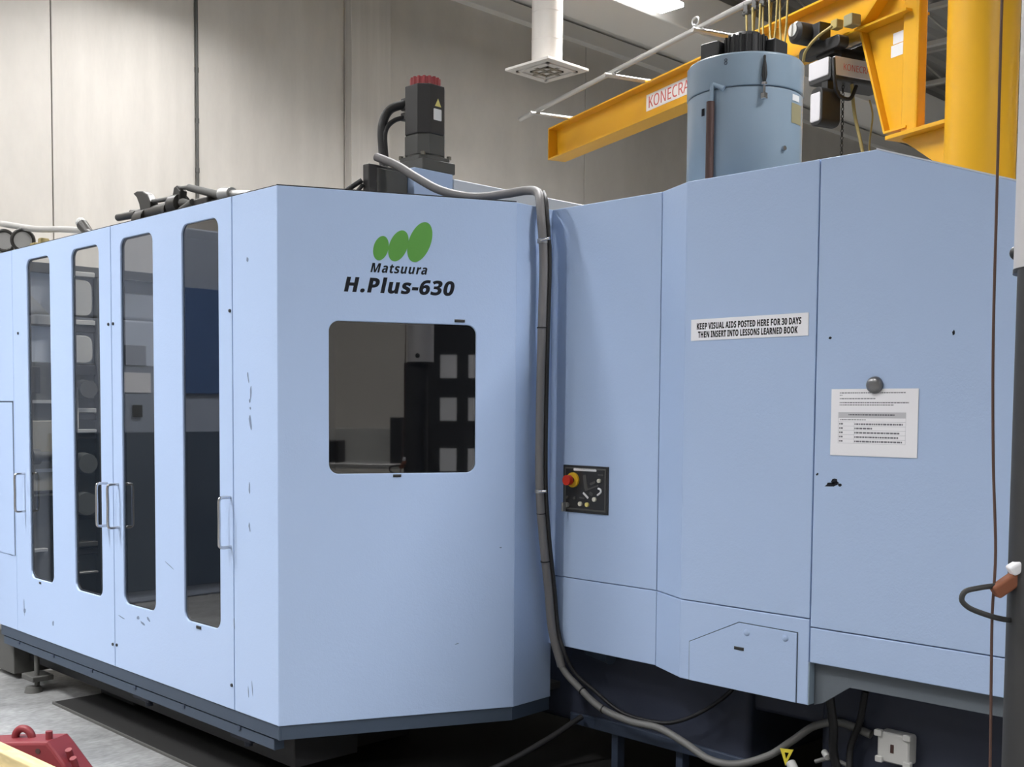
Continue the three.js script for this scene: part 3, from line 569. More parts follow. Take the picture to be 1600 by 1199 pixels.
// frame in the plane of the boom: u = towards the tip is negative, so u runs from tip to mast like left to right
const fB = o => { const p = mastC.clone().addScaledVector(bn, o); return frame(p.x, p.z, -bd.x, -bd.z); };
const sx = x => -(x - mastC.x) / bd.x;     // world x on the boom plane -> u (negative outwards)
{
  const t = thing('jib_crane', 'yellow jib crane with round mast and long arm behind the machine', 'crane', V3(mastC.x, 0, mastC.z));
  const oB = (u0, u1, y0, y1, o0, o1, r = 0.004) => { const g = panel(fB(o1), rect(u0, y0, u1, y1), o1 - o0, { bevel: r }); return g; };
  part('mast', [cyl(V3(mastC.x, 0.02, mastC.z), V3(mastC.x, 6.2, mastC.z), 0.198, 0.198, 64)], M.yellow, t);
  part('mast_foot', [cyl(V3(mastC.x, 0, mastC.z), V3(mastC.x, 0.03, mastC.z), 0.42, 0.42, 40)], M.yellow, t);
  const tip = sx(-7.825), root = sx(-3.33), b0 = 4.10, b1 = 4.415;
  const beam = part('boom', [oB(tip, root, b0, b0 + 0.016, -0.1, 0.1, 0.003), oB(tip, root, b1 - 0.016, b1, -0.1, 0.1, 0.003), oB(tip, root, b0, b1, -0.006, 0.006, 0.001), oB(tip, tip + 0.012, b0, b1, -0.1, 0.1, 0.002)], M.yellow, t, 'long yellow arm');
  // maker's board on the web
  const k0 = sx(-6.26), k1 = k0 + 0.94;
  part('name_board', rpanel(fB(0.008), k0, 4.205, k1, 4.345, 0.004, 0.002, 0, 0), M.white, beam);
  part('name_lettering', lettering('KONECRANES', fB(0.0085), k0 + 0.04, 4.225, k1 - 0.05, 4.325, { fnt: fontReg }), M.redInk, beam);
  part('boom_stiffener', (() => { const a = along(-sx(-3.75), b0 + 0.01, 0.05), l = 0.47; const g = panel(fB(0.095), [[0, 0], [0.012, -0.012], [l, l * 0.78], [l - 0.012, l * 0.78 + 0.012]].map(([u, y]) => [sx(-3.75) + u, b0 + 0.01 + y]), 0.09, { bevel: 0.002 }); return g; })(), M.yellow, t);
  // hinge post, knee plate with flange
  part('hinge_post', [oB(sx(-3.402), sx(-3.275), 3.34, 5.6, -0.03, 0.05, 0.014)], M.yellow, t);
  part('knee_plate', panel(fB(0.008), [[-3.73, 4.10], [-3.523, 3.405], [-3.40, 3.395], [-3.40, 4.10]].map(([x, y]) => [sx(x), y]), 0.016, { bevel: 0.002 }), M.yellow, t);
  part('knee_flange', panel(fB(0.06), [[-3.755, 4.10], [-3.533, 3.40], [-3.518, 3.40], [-3.737, 4.10]].map(([x, y]) => [sx(x), y]), 0.12, { bevel: 0.002 }), M.yellow, t);
  part('knee_foot', oB(sx(-3.53), sx(-3.35), 3.39, 3.405, -0.06, 0.06, 0.002), M.yellow, t);
  part('capacity_label', rpanel(fB(0.010), sx(-3.515), 3.955, sx(-3.405), 4.025, 0.003, 0.001, 0, 0), M.paper, t);
  part('capacity_label', rpanel(fB(0.010), sx(-3.53), 3.875, sx(-3.405), 3.95, 0.003, 0.001, 0, 0), M.white, t);
  // lower bracket on the mast
  part('bracket_plate', oB(sx(-3.475), sx(-2.98), 3.335, 3.36, -0.10, 0.10, 0.003), M.yellow, t);
  part('bracket_gusset', panel(fB(0.02), [[-3.42, 3.335], [-3.0, 3.335], [-3.0, 3.02], [-3.06, 3.07]].map(([x, y]) => [sx(x), y]), 0.04, { bevel: 0.003 }), M.yellow, t);
  part('upper_bracket', oB(sx(-3.475), sx(-2.98), 5.3, 5.33, -0.12, 0.12, 0.003), M.yellow, t);
  // galvanised festoon rail on arms
  const ro = 0.40, ry = 4.47;
  const railGeo = [cyl(along(-tip + 0.02, ry, ro), along(-sx(-2.9), ry, ro), 0.022, 0.022, 12)];
  part('festoon_rail', railGeo, M.galv, t, 'galvanised steel rail along the arm');
  for (const x of [-7.45, -6.15, -4.95]) {
    const s = -sx(x);
    part('rail_arm', [cyl(along(s, b1 + 0.012, 0.02), along(s, b1 + 0.012, ro + 0.10), 0.018, 0.018, 8), cyl(along(s, b1 + 0.01, ro), along(s, ry + 0.01, ro), 0.014, 0.014, 8)], M.galv, t);
  }
  part('rail_eye', new THREE.TorusGeometry(0.03, 0.009, 8, 20).translate(0, 0, 0).applyMatrix4(new THREE.Matrix4().makeTranslation(...along(-sx(-5.05), ry + 0.06, ro).toArray())), M.galv, t);
  const cs = [-4.47, -4.38, -4.30, -4.21, -4.13, -4.05];
  cs.forEach((x, i) => {
    const s = -sx(x), c = along(s, ry - 0.05, ro);
    part('festoon_carrier', [bx(c.x - 0.018, c.y - 0.012, c.z - 0.018, c.x + 0.018, c.y + 0.06, c.z + 0.018, 0.005), cyl(along(s - 0.03, ry - 0.065, ro), along(s + 0.03, ry - 0.065, ro), 0.016, 0.016, 10)], M.castGrey, t);
    if (i < cs.length - 1) {
      const s2 = -sx(cs[i + 1]), dep = 0.30 + 0.12 * ((i * 37) % 5) / 5, pts = [];
      for (let k = 0; k <= 10; k++) { const q = k / 10; pts.push(along(s + (s2 - s) * q, ry - 0.06 - dep * Math.pow(Math.sin(Math.PI * q), 0.55), ro + 0.02 * (i % 2)).toArray()); }
      part('festoon_loop', tube(pts, 0.0075, 40, 8), M.cableYellow, t, 'hanging tan cable loop');
    }
  });
}
{ // chain hoist under the arm
  const s0 = -sx(-4.02), t = thing('chain_hoist', 'black and white electric chain hoist hanging from the yellow arm', 'hoist', along(s0, 3.5, 0));
  // local frame: u towards the mast, o towards the aisle
  const B = (u0, u1, y0, y1, o0, o1, r) => panel(fB(o1), rect(u0, y0, u1, y1), o1 - o0, { bevel: r || 0.006 });
  const U = u => sx(-4.02) + u;
  const R = (u0, u1, y0, y1, o0, o1, r) => { const w = u1 - u0, d = o1 - o0; const s = rrect(new THREE.Shape(), u0, y0, u1, y1, Math.min(r, w / 2.1, (y1 - y0) / 2.1)); const g = new THREE.ExtrudeGeometry(s, { depth: d - 0.012, bevelEnabled: true, bevelThickness: 0.006, bevelSize: 0.006, bevelOffset: -0.006, bevelSegments: 2, curveSegments: 8 }); g.translate(0, 0, -d + 0.006); return place(g, fB(o1)); };
  // trolley
  part('trolley', [R(U(-0.16), U(0.24), 4.01, 4.09, 0.105, 0.19, 0.03), R(U(-0.16), U(0.24), 4.01, 4.09, -0.19, -0.105, 0.03), B(U(-0.02), U(0.16), 3.99, 4.03, -0.16, 0.16)], M.black, t);
  const tm = part('trolley_motor', [cyl(along(-U(-0.03), 4.15, 0.12), along(-U(-0.03), 4.15, 0.33), 0.072, 0.072, 28), cyl(along(-U(-0.03), 4.15, 0.33), along(-U(-0.03), 4.15, 0.35), 0.072, 0.05, 28), B(U(-0.02), U(0.10), 4.08, 4.2, 0.14, 0.24)], M.black, t);
  part('motor_end', cyl(along(-U(-0.035), 4.165, 0.345), along(-U(-0.035), 4.165, 0.354), 0.042, 0.042, 20), M.plasticGrey, tm);
  part('wiring_box', R(U(0.16), U(0.22), 4.13, 4.19, 0.14, 0.20, 0.01), M.labelDull, t);
  part('wiring_box', R(U(0.27), U(0.35), 4.115, 4.19, 0.11, 0.19, 0.01), M.fadedLabel, t);
  part('yellow_cable', tube([along(-U(0.2), 4.14, 0.22).toArray(), along(-U(0.10), 4.09, 0.26).toArray(), along(-U(0.0), 4.02, 0.27).toArray(), along(-U(-0.04), 3.97, 0.25).toArray()], 0.010, 30, 8), M.cableYellow, t);
  part('suspension', [B(U(0.02), U(0.16), 3.92, 4.02, -0.1, 0.1)], M.dark, t);
  part('suspension_bolt', cyl(along(-U(0.2), 3.94, -0.18), along(-U(0.2), 4.05, -0.18), 0.012), M.steel, t);
  // body: its near corner is at the mast end on the aisle side
  const y0 = 3.825, y1 = 3.945, ub = U(0.0), ue = U(0.215), ob = 0.235, oe = -0.29;
  part('body', [R(ub, ue, y0 - 0.03, y1 - 0.004, oe, ob, 0.02)], M.black, t);
  part('body_cover', R(ub + 0.005, ue - 0.016, y0, y1, ob - 0.02, ob + 0.008, 0.014), M.hoistCover, t, 'white side cover of the hoist body');
  const fE = (() => { const p = along(-ue, 0, 0); return frame(p.x, p.z, -bn.x, -bn.z); })();    // end face, u runs away from the aisle
  const c1 = part('body_cover', rpanel(fE, -ob + 0.02, y0, -oe - 0.01, y1, 0.012, 0.02, 0.010, 0.003), M.hoistCover, t, 'white end cover with red lettering');
  part('cover_lettering', lettering('KONECRANES', fE, -ob + 0.10, 3.862, -ob + 0.42, 3.905, { fnt: fontReg, out: 0.0108 }), M.redInk, c1);
  // chain container
  part('chain_bucket', [R(U(0.085), U(0.20), 3.50, 3.75, 0.13, 0.29, 0.045), B(U(0.12), U(0.18), 3.72, 3.82, 0.17, 0.23)], M.rubber, t, 'black chain bucket');
  part('bucket_label', R(U(0.09), U(0.185), 3.525, 3.715, 0.283, 0.296, 0.016), M.hoistCover, t, 'pale panel on the chain bucket');
  part('hanging_lead', tube([along(-U(0.22), 3.93, 0.22).toArray(), along(-U(0.235), 3.8, 0.22).toArray(), along(-U(0.225), 3.70, 0.18).toArray(), along(-U(0.225), 3.68, 0.08).toArray(), along(-U(0.2), 3.78, 0.0).toArray()], 0.013, 40, 8), M.rubber, t);
  // load chain and pendant cable
  const ch = []; for (let y = 3.78, i = 0; y > 2.9; y -= 0.024, i++) { const g = new THREE.TorusGeometry(0.012, 0.004, 6, 10); g.scale(0.7, 1, 1); if (i % 2) g.rotateY(Math.PI / 2); const p = along(-U(0.14), y, 0.06); g.translate(p.x, y, p.z); ch.push(g); }
  part('load_chain', ch, M.tool, t);
  part('pendant_cable', tube([along(-U(0.19), 3.79, 0.03).toArray(), along(-U(0.21), 3.6, 0.02).toArray(), along(-U(0.26), 3.38, 0.0).toArray(), along(-U(0.30), 3.15, -0.02).toArray(), along(-U(0.31), 2.4, -0.02).toArray()], 0.012, 48, 8), M.cableYellow, t);
  part('pendant_cord', tube([along(-U(0.21), 3.70, -0.11).toArray(), along(-U(0.23), 3.6, -0.12).toArray(), along(-U(0.23), 3.4, -0.10).toArray(), along(-U(0.3), 3.0, -0.06).toArray()], 0.006, 40, 6), M.cableYellow, t);
}

// ------------------------------------------------------------------ duct with square diffuser
{
  const x = -6.667, z = -7.022, Y = 4.45, k = 0.826, t = thing('air_duct', 'round off-white air duct ending in a square dusty diffuser plate', 'duct', V3(x, Y, z));
  const d = [cyl(V3(x, Y + 0.03, z), V3(x, DECK - 0.03, z), 0.13, 0.13, 40, true)];
  for (const q of [0.25, 0.48, 0.70, 0.95, 1.3, 1.9]) d.push(cyl(V3(x, Y + q, z), V3(x, Y + q + 0.008, z), 0.132, 0.132, 40));
  part('pipe', d, M.duct, t);
  const p = part('diffuser_plate', bx(x - 0.25, Y + 0.008, z - 0.25, x + 0.25, Y + 0.03, z + 0.25, 0.004), M.duct, t);
  const sq = (q, w, mat) => part('vane', [bx(x - q, Y - 0.004, z - q, x + q, Y + 0.012, z - q + w, 0.002), bx(x - q, Y - 0.004, z + q - w, x + q, Y + 0.012, z + q, 0.002), bx(x - q, Y - 0.004, z - q, x - q + w, Y + 0.012, z + q, 0.002), bx(x + q - w, Y - 0.004, z - q, x + q, Y + 0.012, z + q, 0.002)], mat, p);
  sq(0.185, 0.03, M.duct); sq(0.10, 0.022, M.ductDust);
  part('vane', [bx(x - 0.165, Y, z - 0.014, x + 0.165, Y + 0.010, z + 0.014, 0.002), bx(x - 0.014, Y, z - 0.165, x + 0.014, Y + 0.010, z + 0.165, 0.002)], M.ductDust, p);
}
// conduit pipe on the wall
{
  const z = -6.17, t = thing('wall_conduit', 'thin dark vertical conduit pipe with couplings on the white wall', 'pipe', V3(WX + 0.03, 2.5, z));
  part('pipe', cyl(V3(WX + 0.03, 0.5, z), V3(WX + 0.03, DECK, z), 0.017, 0.017, 12), M.castGrey, t);
  for (const y of [3.55, 4.1, 4.62, 5.15]) part('coupling', cyl(V3(WX + 0.03, y, z), V3(WX + 0.03, y + 0.05, z), 0.022, 0.022, 12), M.castGrey, t);
}

// ------------------------------------------------------------------ things on top of the tool side
{
  const t = thing('tool_holder', 'dark tool holder with flared flange lying on top of the blue tool cabinet', 'tool', V3(-5.35, 2.47, -2.75));
  const z = -2.75;
  part('fin', panel(frame(0, z + 0.03, 1, 0), [[-5.485, 2.690], [-5.45, 2.697], [-5.39, 2.690], [-5.34, 2.668], [-5.305, 2.625], [-5.30, 2.59], [-5.41, 2.59], [-5.425, 2.63], [-5.45, 2.665]], 0.045, { bevel: 0.005 }), M.tool, t);
  part('body', [cyl(V3(-5.49, 2.575, z), V3(-5.08, 2.575, z), 0.038, 0.036, 24), cyl(V3(-5.46, 2.55, z), V3(-5.36, 2.55, z), 0.055, 0.055, 18), cyl(V3(-5.16, 2.565, z), V3(-5.13, 2.565, z), 0.05, 0.05, 18)], M.tool, t);
  for (const x of [-5.12, -5.09]) part('rest', bx(x - 0.01, 2.464, z - 0.03, x + 0.01, 2.55, z + 0.03, 0.002), M.castGrey, t);
  part('rod', cyl(V3(-5.33, 2.632, z + 0.01), V3(-5.12, 2.622, z + 0.01), 0.011, 0.011, 12), M.castGrey, t);
  part('collar', [cyl(V3(-5.10, 2.58, z), V3(-5.035, 2.585, z), 0.058, 0.05, 24), panel(frame(0, z + 0.02, 1, 0), [[-5.11, 2.60], [-5.03, 2.60], [-5.02, 2.645], [-5.06, 2.675], [-5.085, 2.668]], 0.04, { bevel: 0.006 })], M.tool, t);
  part('shank', cyl(V3(-5.675, 2.592, z + 0.02), V3(-5.47, 2.585, z + 0.02), 0.019, 0.019, 14), M.tool, t);
  part('shank', cyl(V3(-5.63, 2.622, z - 0.03), V3(-5.47, 2.602, z - 0.03), 0.012, 0.012, 14), M.tool, t);
  part('tip', [cyl(V3(-5.035, 2.59, z), V3(-4.94, 2.575, z), 0.024, 0.012, 16), cyl(V3(-5.0, 2.55, z + 0.03), V3(-4.88, 2.57, z + 0.03), 0.012, 0.018, 12)], M.castGrey, t);
}
{
  const t = thing('boring_bar', 'slim steel boring bar lying across the cabinet top left of the corner', 'tool', V3(-4.85, 2.5, -2.75));
  const z = -2.75;
  part('shank', [cyl(V3(-4.97, 2.655, z), V3(-4.66, 2.575, z), 0.017, 0.019, 16), cyl(V3(-5.10, 2.672, z), V3(-4.97, 2.655, z), 0.004, 0.012, 12)], M.castGrey, t);
  part('head', [cyl(V3(-4.66, 2.58, z), V3(-4.58, 2.575, z), 0.034, 0.03, 18), cyl(V3(-4.58, 2.575, z), V3(-4.42, 2.545, z), 0.018, 0.024, 14)], M.steel, t);
  part('support', [bx(-4.93, 2.464, z - 0.03, -4.75, 2.585, z + 0.03, 0.01), cyl(V3(-4.97, 2.575, z), V3(-4.72, 2.55, z), 0.016, 0.016, 12)], M.tool, t);
}
{
  const t = thing('cable_gland', 'small black cable gland on the cabinet top beside the boring bar', 'fitting', V3(-4.2, 2.47, -2.6));
  part('gland', [cyl(V3(-4.20, 2.464, -2.56), V3(-4.20, 2.492, -2.56), 0.013, 0.011, 12), cyl(V3(-4.32, 2.464, -2.58), V3(-4.36, 2.487, -2.58), 0.012, 0.012, 10)], M.rubber, t);
}
{
  const t = thing('coolant_pipe', 'pale curved coolant pipe running left along the back of the tool cabinet', 'pipe', V3(-6.8, 2.5, -3.0));
  part('pipe', tube([[-8.3, 2.90, -3.0], [-7.9, 2.835, -3.0], [-7.4, 2.75, -3.0], [-7.0, 2.705, -3.0], [-6.66, 2.66, -3.0]], 0.020, 50, 12), M.galv, t);
  part('pipe', tube([[-7.25, 2.60, -3.05], [-6.95, 2.60, -3.05], [-6.6, 2.60, -3.05]], 0.022, 30, 12), M.pale, t);
  part('fitting', [cyl(V3(-6.71, 2.70, -3), V3(-6.62, 2.64, -3), 0.035, 0.03, 16), cyl(V3(-6.62, 2.64, -3), V3(-6.3, 2.56, -3), 0.03, 0.02, 14)], M.tool, t);
  part('fitting_cap', new THREE.SphereGeometry(0.032, 16, 12).translate(-6.73, 2.715, -3), M.plasticGrey, t);
}
[[-7.94, 'left round metal lamp housing behind the blue tool cabinet'], [-7.62, 'right round metal lamp housing beside the pale pipe fitting']].forEach(([x, label], i) => {
  const y = i ? 2.70 : 2.73, z = -3, t = thing('round_housing', label, 'housing', V3(x, y - 0.12, z), 'pair of round housings');
  const n = V3(0.85, -0.05, 0.5).normalize(), c = V3(x, y, z);
  part('rim', new THREE.TorusGeometry(0.068, 0.012, 10, 32).applyQuaternion(new THREE.Quaternion().setFromUnitVectors(V3(0, 0, 1), n)).translate(x, y, z), M.tool, t);
  part('bowl', cyl(c.clone().addScaledVector(n, -0.06), c.clone().addScaledVector(n, 0.002), 0.05, 0.066, 28), M.galv, t);
  part('stand', cyl(V3(x - 0.03, 2.45, z), V3(x - 0.03, y - 0.04, z), 0.018, 0.018, 10), M.steel, t);
});
{
  const t = thing('valve_block', 'small olive valve block on the cabinet top beside the round housings', 'valve', V3(-7.3, 2.5, -3));
  part('block', [bx(-7.44, 2.56, -3.03, -7.36, 2.66, -2.97, 0.008), bx(-7.36, 2.58, -3.01, -7.30, 2.62, -2.98, 0.004), bx(-7.31, 2.56, -3.03, -7.26, 2.68, -2.97, 0.01)], M.olive, t);

}

// ------------------------------------------------------------------ sheets on the doors
function printed(w, h, draw, pxw) {
  const c = document.createElement('canvas'); c.width = pxw; c.height = Math.round(pxw * h / w);
  const x = c.getContext('2d'); draw(x, c.width, c.height);
  const t = new THREE.CanvasTexture(c); t.colorSpace = THREE.SRGBColorSpace; t.anisotropy = 8;
  return new THREE.MeshStandardMaterial({ map: t, roughness: 0.7 });
}
{
  const w = 0.498, h = 0.080;
  const mat = printed(w, h, (x, W, H) => {
    x.fillStyle = '#f1f1f6'; x.fillRect(0, 0, W, H); x.fillStyle = '#0b0b0d'; x.textBaseline = 'middle'; x.textAlign = 'left';
    const line = (s, y, x0, x1, fs) => { x.font = `bold ${fs}px sans-serif`; const m = x.measureText(s).width; x.save(); x.translate(x0, y); x.scale((x1 - x0) / m, 1); x.fillText(s, 0, 0); x.lineWidth = fs * 0.05; x.strokeStyle = '#0b0b0d'; x.strokeText(s, 0, 0); x.restore(); };
    line('KEEP VISUAL AIDS POSTED HERE FOR 30 DAYS', H * 0.335, W * 0.05, W * 0.945, H * 0.40);
    line('THEN INSERT INTO LESSONS LEARNED BOOK', H * 0.725, W * 0.065, W * 0.915, H * 0.40);
  }, 1536);
  const t = thing('paper_sign', 'white paper strip sign about visual aids stuck on the blue centre panel', 'sign', V3(-2.315, 1.9, -3.508));
  const f = frame(-2.566, -3.5095, 1, 0);
  part('backing', panel(f, rect(0, 1.8665, w, 1.9465), 0.0012, { bevel: 0, out: 0.0012 }), M.paper, t);
  part('print', place(new THREE.PlaneGeometry(w - 0.001, h - 0.001).translate(w / 2, 1.9065, 0), f, 0.0016), mat, t);
}
{
  const w = 0.310, h = 0.226;
  const mat = printed(w, h, (x, W, H) => {
    x.fillStyle = '#f4f3f7'; x.fillRect(0, 0, W, H);
    const words = (x0, x1, y, hh, d) => { let s = 5 + Math.round(y * 13); const r = () => (s = (s * 16807) % 2147483647) / 2147483647; x.fillStyle = d || '#77777f'; let q = x0; while (q < x1 - 0.006) { const l = Math.min(x1 - q, 0.012 + 0.028 * r()); x.fillRect(q * W, y * H, l * W, hh * H); q += l + 0.006; } };
    words(0.10, 0.86, 0.048, 0.014); words(0.10, 0.13, 0.085, 0.012); words(0.10, 0.52, 0.135, 0.014);
    words(0.10, 0.90, 0.195, 0.015, '#6a6a72'); words(0.10, 0.73, 0.23, 0.014);
    x.fillStyle = '#c4c4c8'; x.fillRect(0.09 * W, 0.345 * H, 0.78 * W, 0.085 * H); words(0.21, 0.75, 0.375, 0.018, '#55555c');
    x.strokeStyle = '#a3a3aa'; x.lineWidth = 2;
    const rows = [0.43, 0.49, 0.555, 0.62, 0.685, 0.75, 0.815];
    for (const y of rows) { x.beginPath(); x.moveTo(0.09 * W, y * H); x.lineTo(0.87 * W, y * H); x.stroke(); }
    for (const u of [0.09, 0.87]) { x.beginPath(); x.moveTo(u * W, 0.345 * H); x.lineTo(u * W, 0.815 * H); x.stroke(); }
    x.beginPath(); x.moveTo(0.28 * W, 0.49 * H); x.lineTo(0.28 * W, 0.815 * H); x.stroke();
    words(0.11, 0.42, 0.452, 0.013);
    [[0.84], [0.49], [0.81], [0.79], [0.84]].forEach(([e], i) => { words(0.10, 0.145, rows[i + 1] + 0.02, 0.024, '#6f6f76'); words(0.285, e, rows[i + 1] + 0.022, 0.024, '#6f6f76'); });
  }, 900);
  const t = thing('posted_sheet', 'white printed sheet with a table held by a magnet on the blue door', 'paper', V3(-1.82, 1.45, -3.505));
  const f = frame(-1.9735, -3.5095, 1, 0);
  part('sheet', panel(f, rect(0, 1.454, w, 1.680), 0.0016, { bevel: 0, out: 0.0022 }), M.paper, t);
  part('print', place(new THREE.PlaneGeometry(w - 0.002, h - 0.002).translate(w / 2, 1.567, 0), f, 0.0027), mat, t);
  const m = thing('magnet', 'round dark metal magnet holding the top edge of the printed sheet', 'magnet', V3(-1.815, 1.692, -3.506));
  const g = new THREE.LatheGeometry([[0, 0.018], [0.012, 0.0175], [0.022, 0.014], [0.0275, 0.008], [0.029, 0.0], [0, 0]].map(p => new THREE.Vector2(...p)), 36); g.rotateX(Math.PI / 2); g.translate(-1.815, 1.692, -3.5065);
  part('disc', g, std(0.20, 0.20, 0.205, { roughness: 0.3, metalness: 0.6 }), m);
}
// ------------------------------------------------------------------ isolator box and clutter under the door
{
  const f = frame(0, -3.68, 1, 0), t = thing('isolator_box', 'light grey square electrical box on the dark machine base', 'electrical box', V3(-1.805, 0.43, -3.7));
  part('box', rpanel(f, -1.862, 0.378, -1.745, 0.484, 0.012, 0.06, 0, 0.005), M.plasticGrey, t);
  for (const [u, y] of [[-1.858, 0.478], [-1.752, 0.480], [-1.750, 0.386], [-1.852, 0.386]]) part('corner_lug', [rpanel(f, u - 0.014, y - 0.011, u + 0.014, y + 0.011, 0.005, 0.02, 0.008, 0.002)], M.plasticGrey, t);
  part('slot', rpanel(f, -1.812, 0.416, -1.800, 0.446, 0.002, 0.003, 0.002, 0), M.brownStrap, t);
}
{
  const t = thing('valve_fitting', 'white and steel air fitting lying under the hatch near the yellow tag', 'fitting', V3(-2.1, 0.3, -3.62));
  part('barrel', [cyl(V3(-2.155, 0.318, -3.60), V3(-2.105, 0.278, -3.57), 0.018, 0.018, 18)], M.plasticGrey, t);
  part('stem', cyl(V3(-2.24, 0.235, -3.6), V3(-2.13, 0.298, -3.585), 0.008, 0.008, 12), M.chrome, t);
  part('elbow', [cyl(V3(-2.235, 0.24, -3.59), V3(-2.20, 0.215, -3.57), 0.016, 0.016, 16)], M.white, t);
  part('air_line', tube([[-2.09, 0.325, -3.66], [-2.04, 0.345, -3.67], [-1.98, 0.335, -3.68], [-1.95, 0.31, -3.7]], 0.008, 24, 8), M.hoseLight, t);
  part('plug', [cyl(V3(-2.06, 0.365, -3.67), V3(-2.035, 0.355, -3.65), 0.012, 0.012, 12), cyl(V3(-2.05, 0.295, -3.67), V3(-2.03, 0.29, -3.65), 0.013, 0.013, 12)], M.plasticGrey, t);
}
{
  const t = thing('warning_tag', 'small yellow triangle tag hanging from the conduit under the hatch', 'tag', V3(-2.2, 0.33, -3.66));
  const s = new THREE.Shape([[-0.028, 0.026], [0.028, 0.032], [-0.004, -0.034]].map(p => new THREE.Vector2(...p)));
  s.holes.push(new THREE.Path([[-0.009, 0.015], [0.010, 0.017], [-0.002, -0.010]].map(p => new THREE.Vector2(...p))));
  part('plate', new THREE.ExtrudeGeometry(s, { depth: 0.003, bevelEnabled: false }).translate(-2.205, 0.318, -3.655), M.tagYellow, t);
}
{
  const t = thing('black_hose', 'black rubber hose bundle hanging under the door beside the electrical box', 'hose', V3(-2.0, 0.3, -3.7));
  part('hose', tube([[-2.02, 0.60, -3.62], [-2.01, 0.48, -3.64], [-2.015, 0.36, -3.66], [-1.97, 0.24, -3.68], [-1.88, 0.14, -3.68]], 0.016, 40, 10), M.rubber, t);
  part('hose', tube([[-1.90, 0.62, -3.66], [-1.93, 0.5, -3.68], [-1.97, 0.38, -3.69], [-1.93, 0.24, -3.66], [-1.78, 0.12, -3.66]], 0.012, 40, 10), M.rubber, t);
}
// loose hose on the floor under the machine corner
{
  const t = thing('floor_hose', 'dull grey hose on the dark floor between tool side and base', 'hose', V3(-3.5, 0.02, -3.2));
  part('hose', tube([[-3.28, 0.24, -3.72], [-3.33, 0.16, -3.55], [-3.42, 0.06, -3.28], [-3.52, 0.03, -3.0], [-3.45, 0.03, -2.8], [-3.1, 0.03, -2.8]], 0.013, 60, 8), M.dark, t);
}
// thin black sheet on the floor
{
  const t = thing('black_floor_sheet', 'thin black sheet on the floor under the tool side of the machine', 'dark_sheet', V3(-3.5, 0, -3.5));
  part('pan', bx(-5.97, 0.0, -5.8, -0.8, 0.012, -2.47, 0.003), M.dark_sheet, t);
  part('edge_strip', bx(-5.97, 0.0, -2.475, -0.8, 0.014, -2.466, 0.002), M.castGrey, t);
}
// ------------------------------------------------------------------ bottom left: red casting, wooden board
{
  const t = thing('red_casting', 'dark red cast machine part on the floor behind the pale board', 'casting', V3(-4.55, 0, -1.75));
  const f = frame(-4.62, -1.72, 0.86, -0.5);
  part('wedge', panel(f, [[-0.3, 0.05], [0.17, 0.05], [0.33, 0.10], [0.22, 0.225], [0.19, 0.255], [-0.02, 0.235], [-0.3, 0.20]], 0.14, { bevel: 0.012 }), M.red, t);
  part('lifting_eye', place(new THREE.TorusGeometry(0.04, 0.016, 10, 24, Math.PI).translate(0.02, 0.235, -0.08), f), M.red, t);
  for (const [u, y, o, q] of [[0.165, 0.26, -0.05, 0], [0.27, 0.20, -0.04, 0.4], [0.305, 0.175, -0.02, 0.4]]) part('stud', place(new THREE.CylinderGeometry(0.014, 0.014, 0.05, 12).rotateX(q).translate(u, y, o), f), M.red, t);
  part('hole', place(new THREE.CylinderGeometry(0.011, 0.011, 0.004, 16).rotateX(Math.PI / 2).translate(0.15, 0.215, 0.001), f), M.brownStrap, t);
  part('base', bx(-4.85, 0, -1.95, -4.3, 0.06, -1.6, 0.01), M.red, t);
}
{
  const t = thing('wooden_board', 'pale wooden crate board in the bottom left corner before the red casting', 'board', V3(-3.45, 0.4, -1.2));
  const f = frame(-3.459, -1.268, 0.985, -0.06);
  part('plank', panel(f, rect(-0.6, 0.50, 0.5, 0.555), 0.05, { bevel: 0.003 }), M.wood, t);
  part('plank', panel(f, rect(-0.6, 0.42, 0.5, 0.49), 0.03, { bevel: 0.003, out: 0.03 }), M.wood, t);
  part('crate_side', panel(f, rect(-0.58, 0.0, 0.48, 0.42), 0.03, { bevel: 0.003, out: -0.01 }), M.wood, t);
}

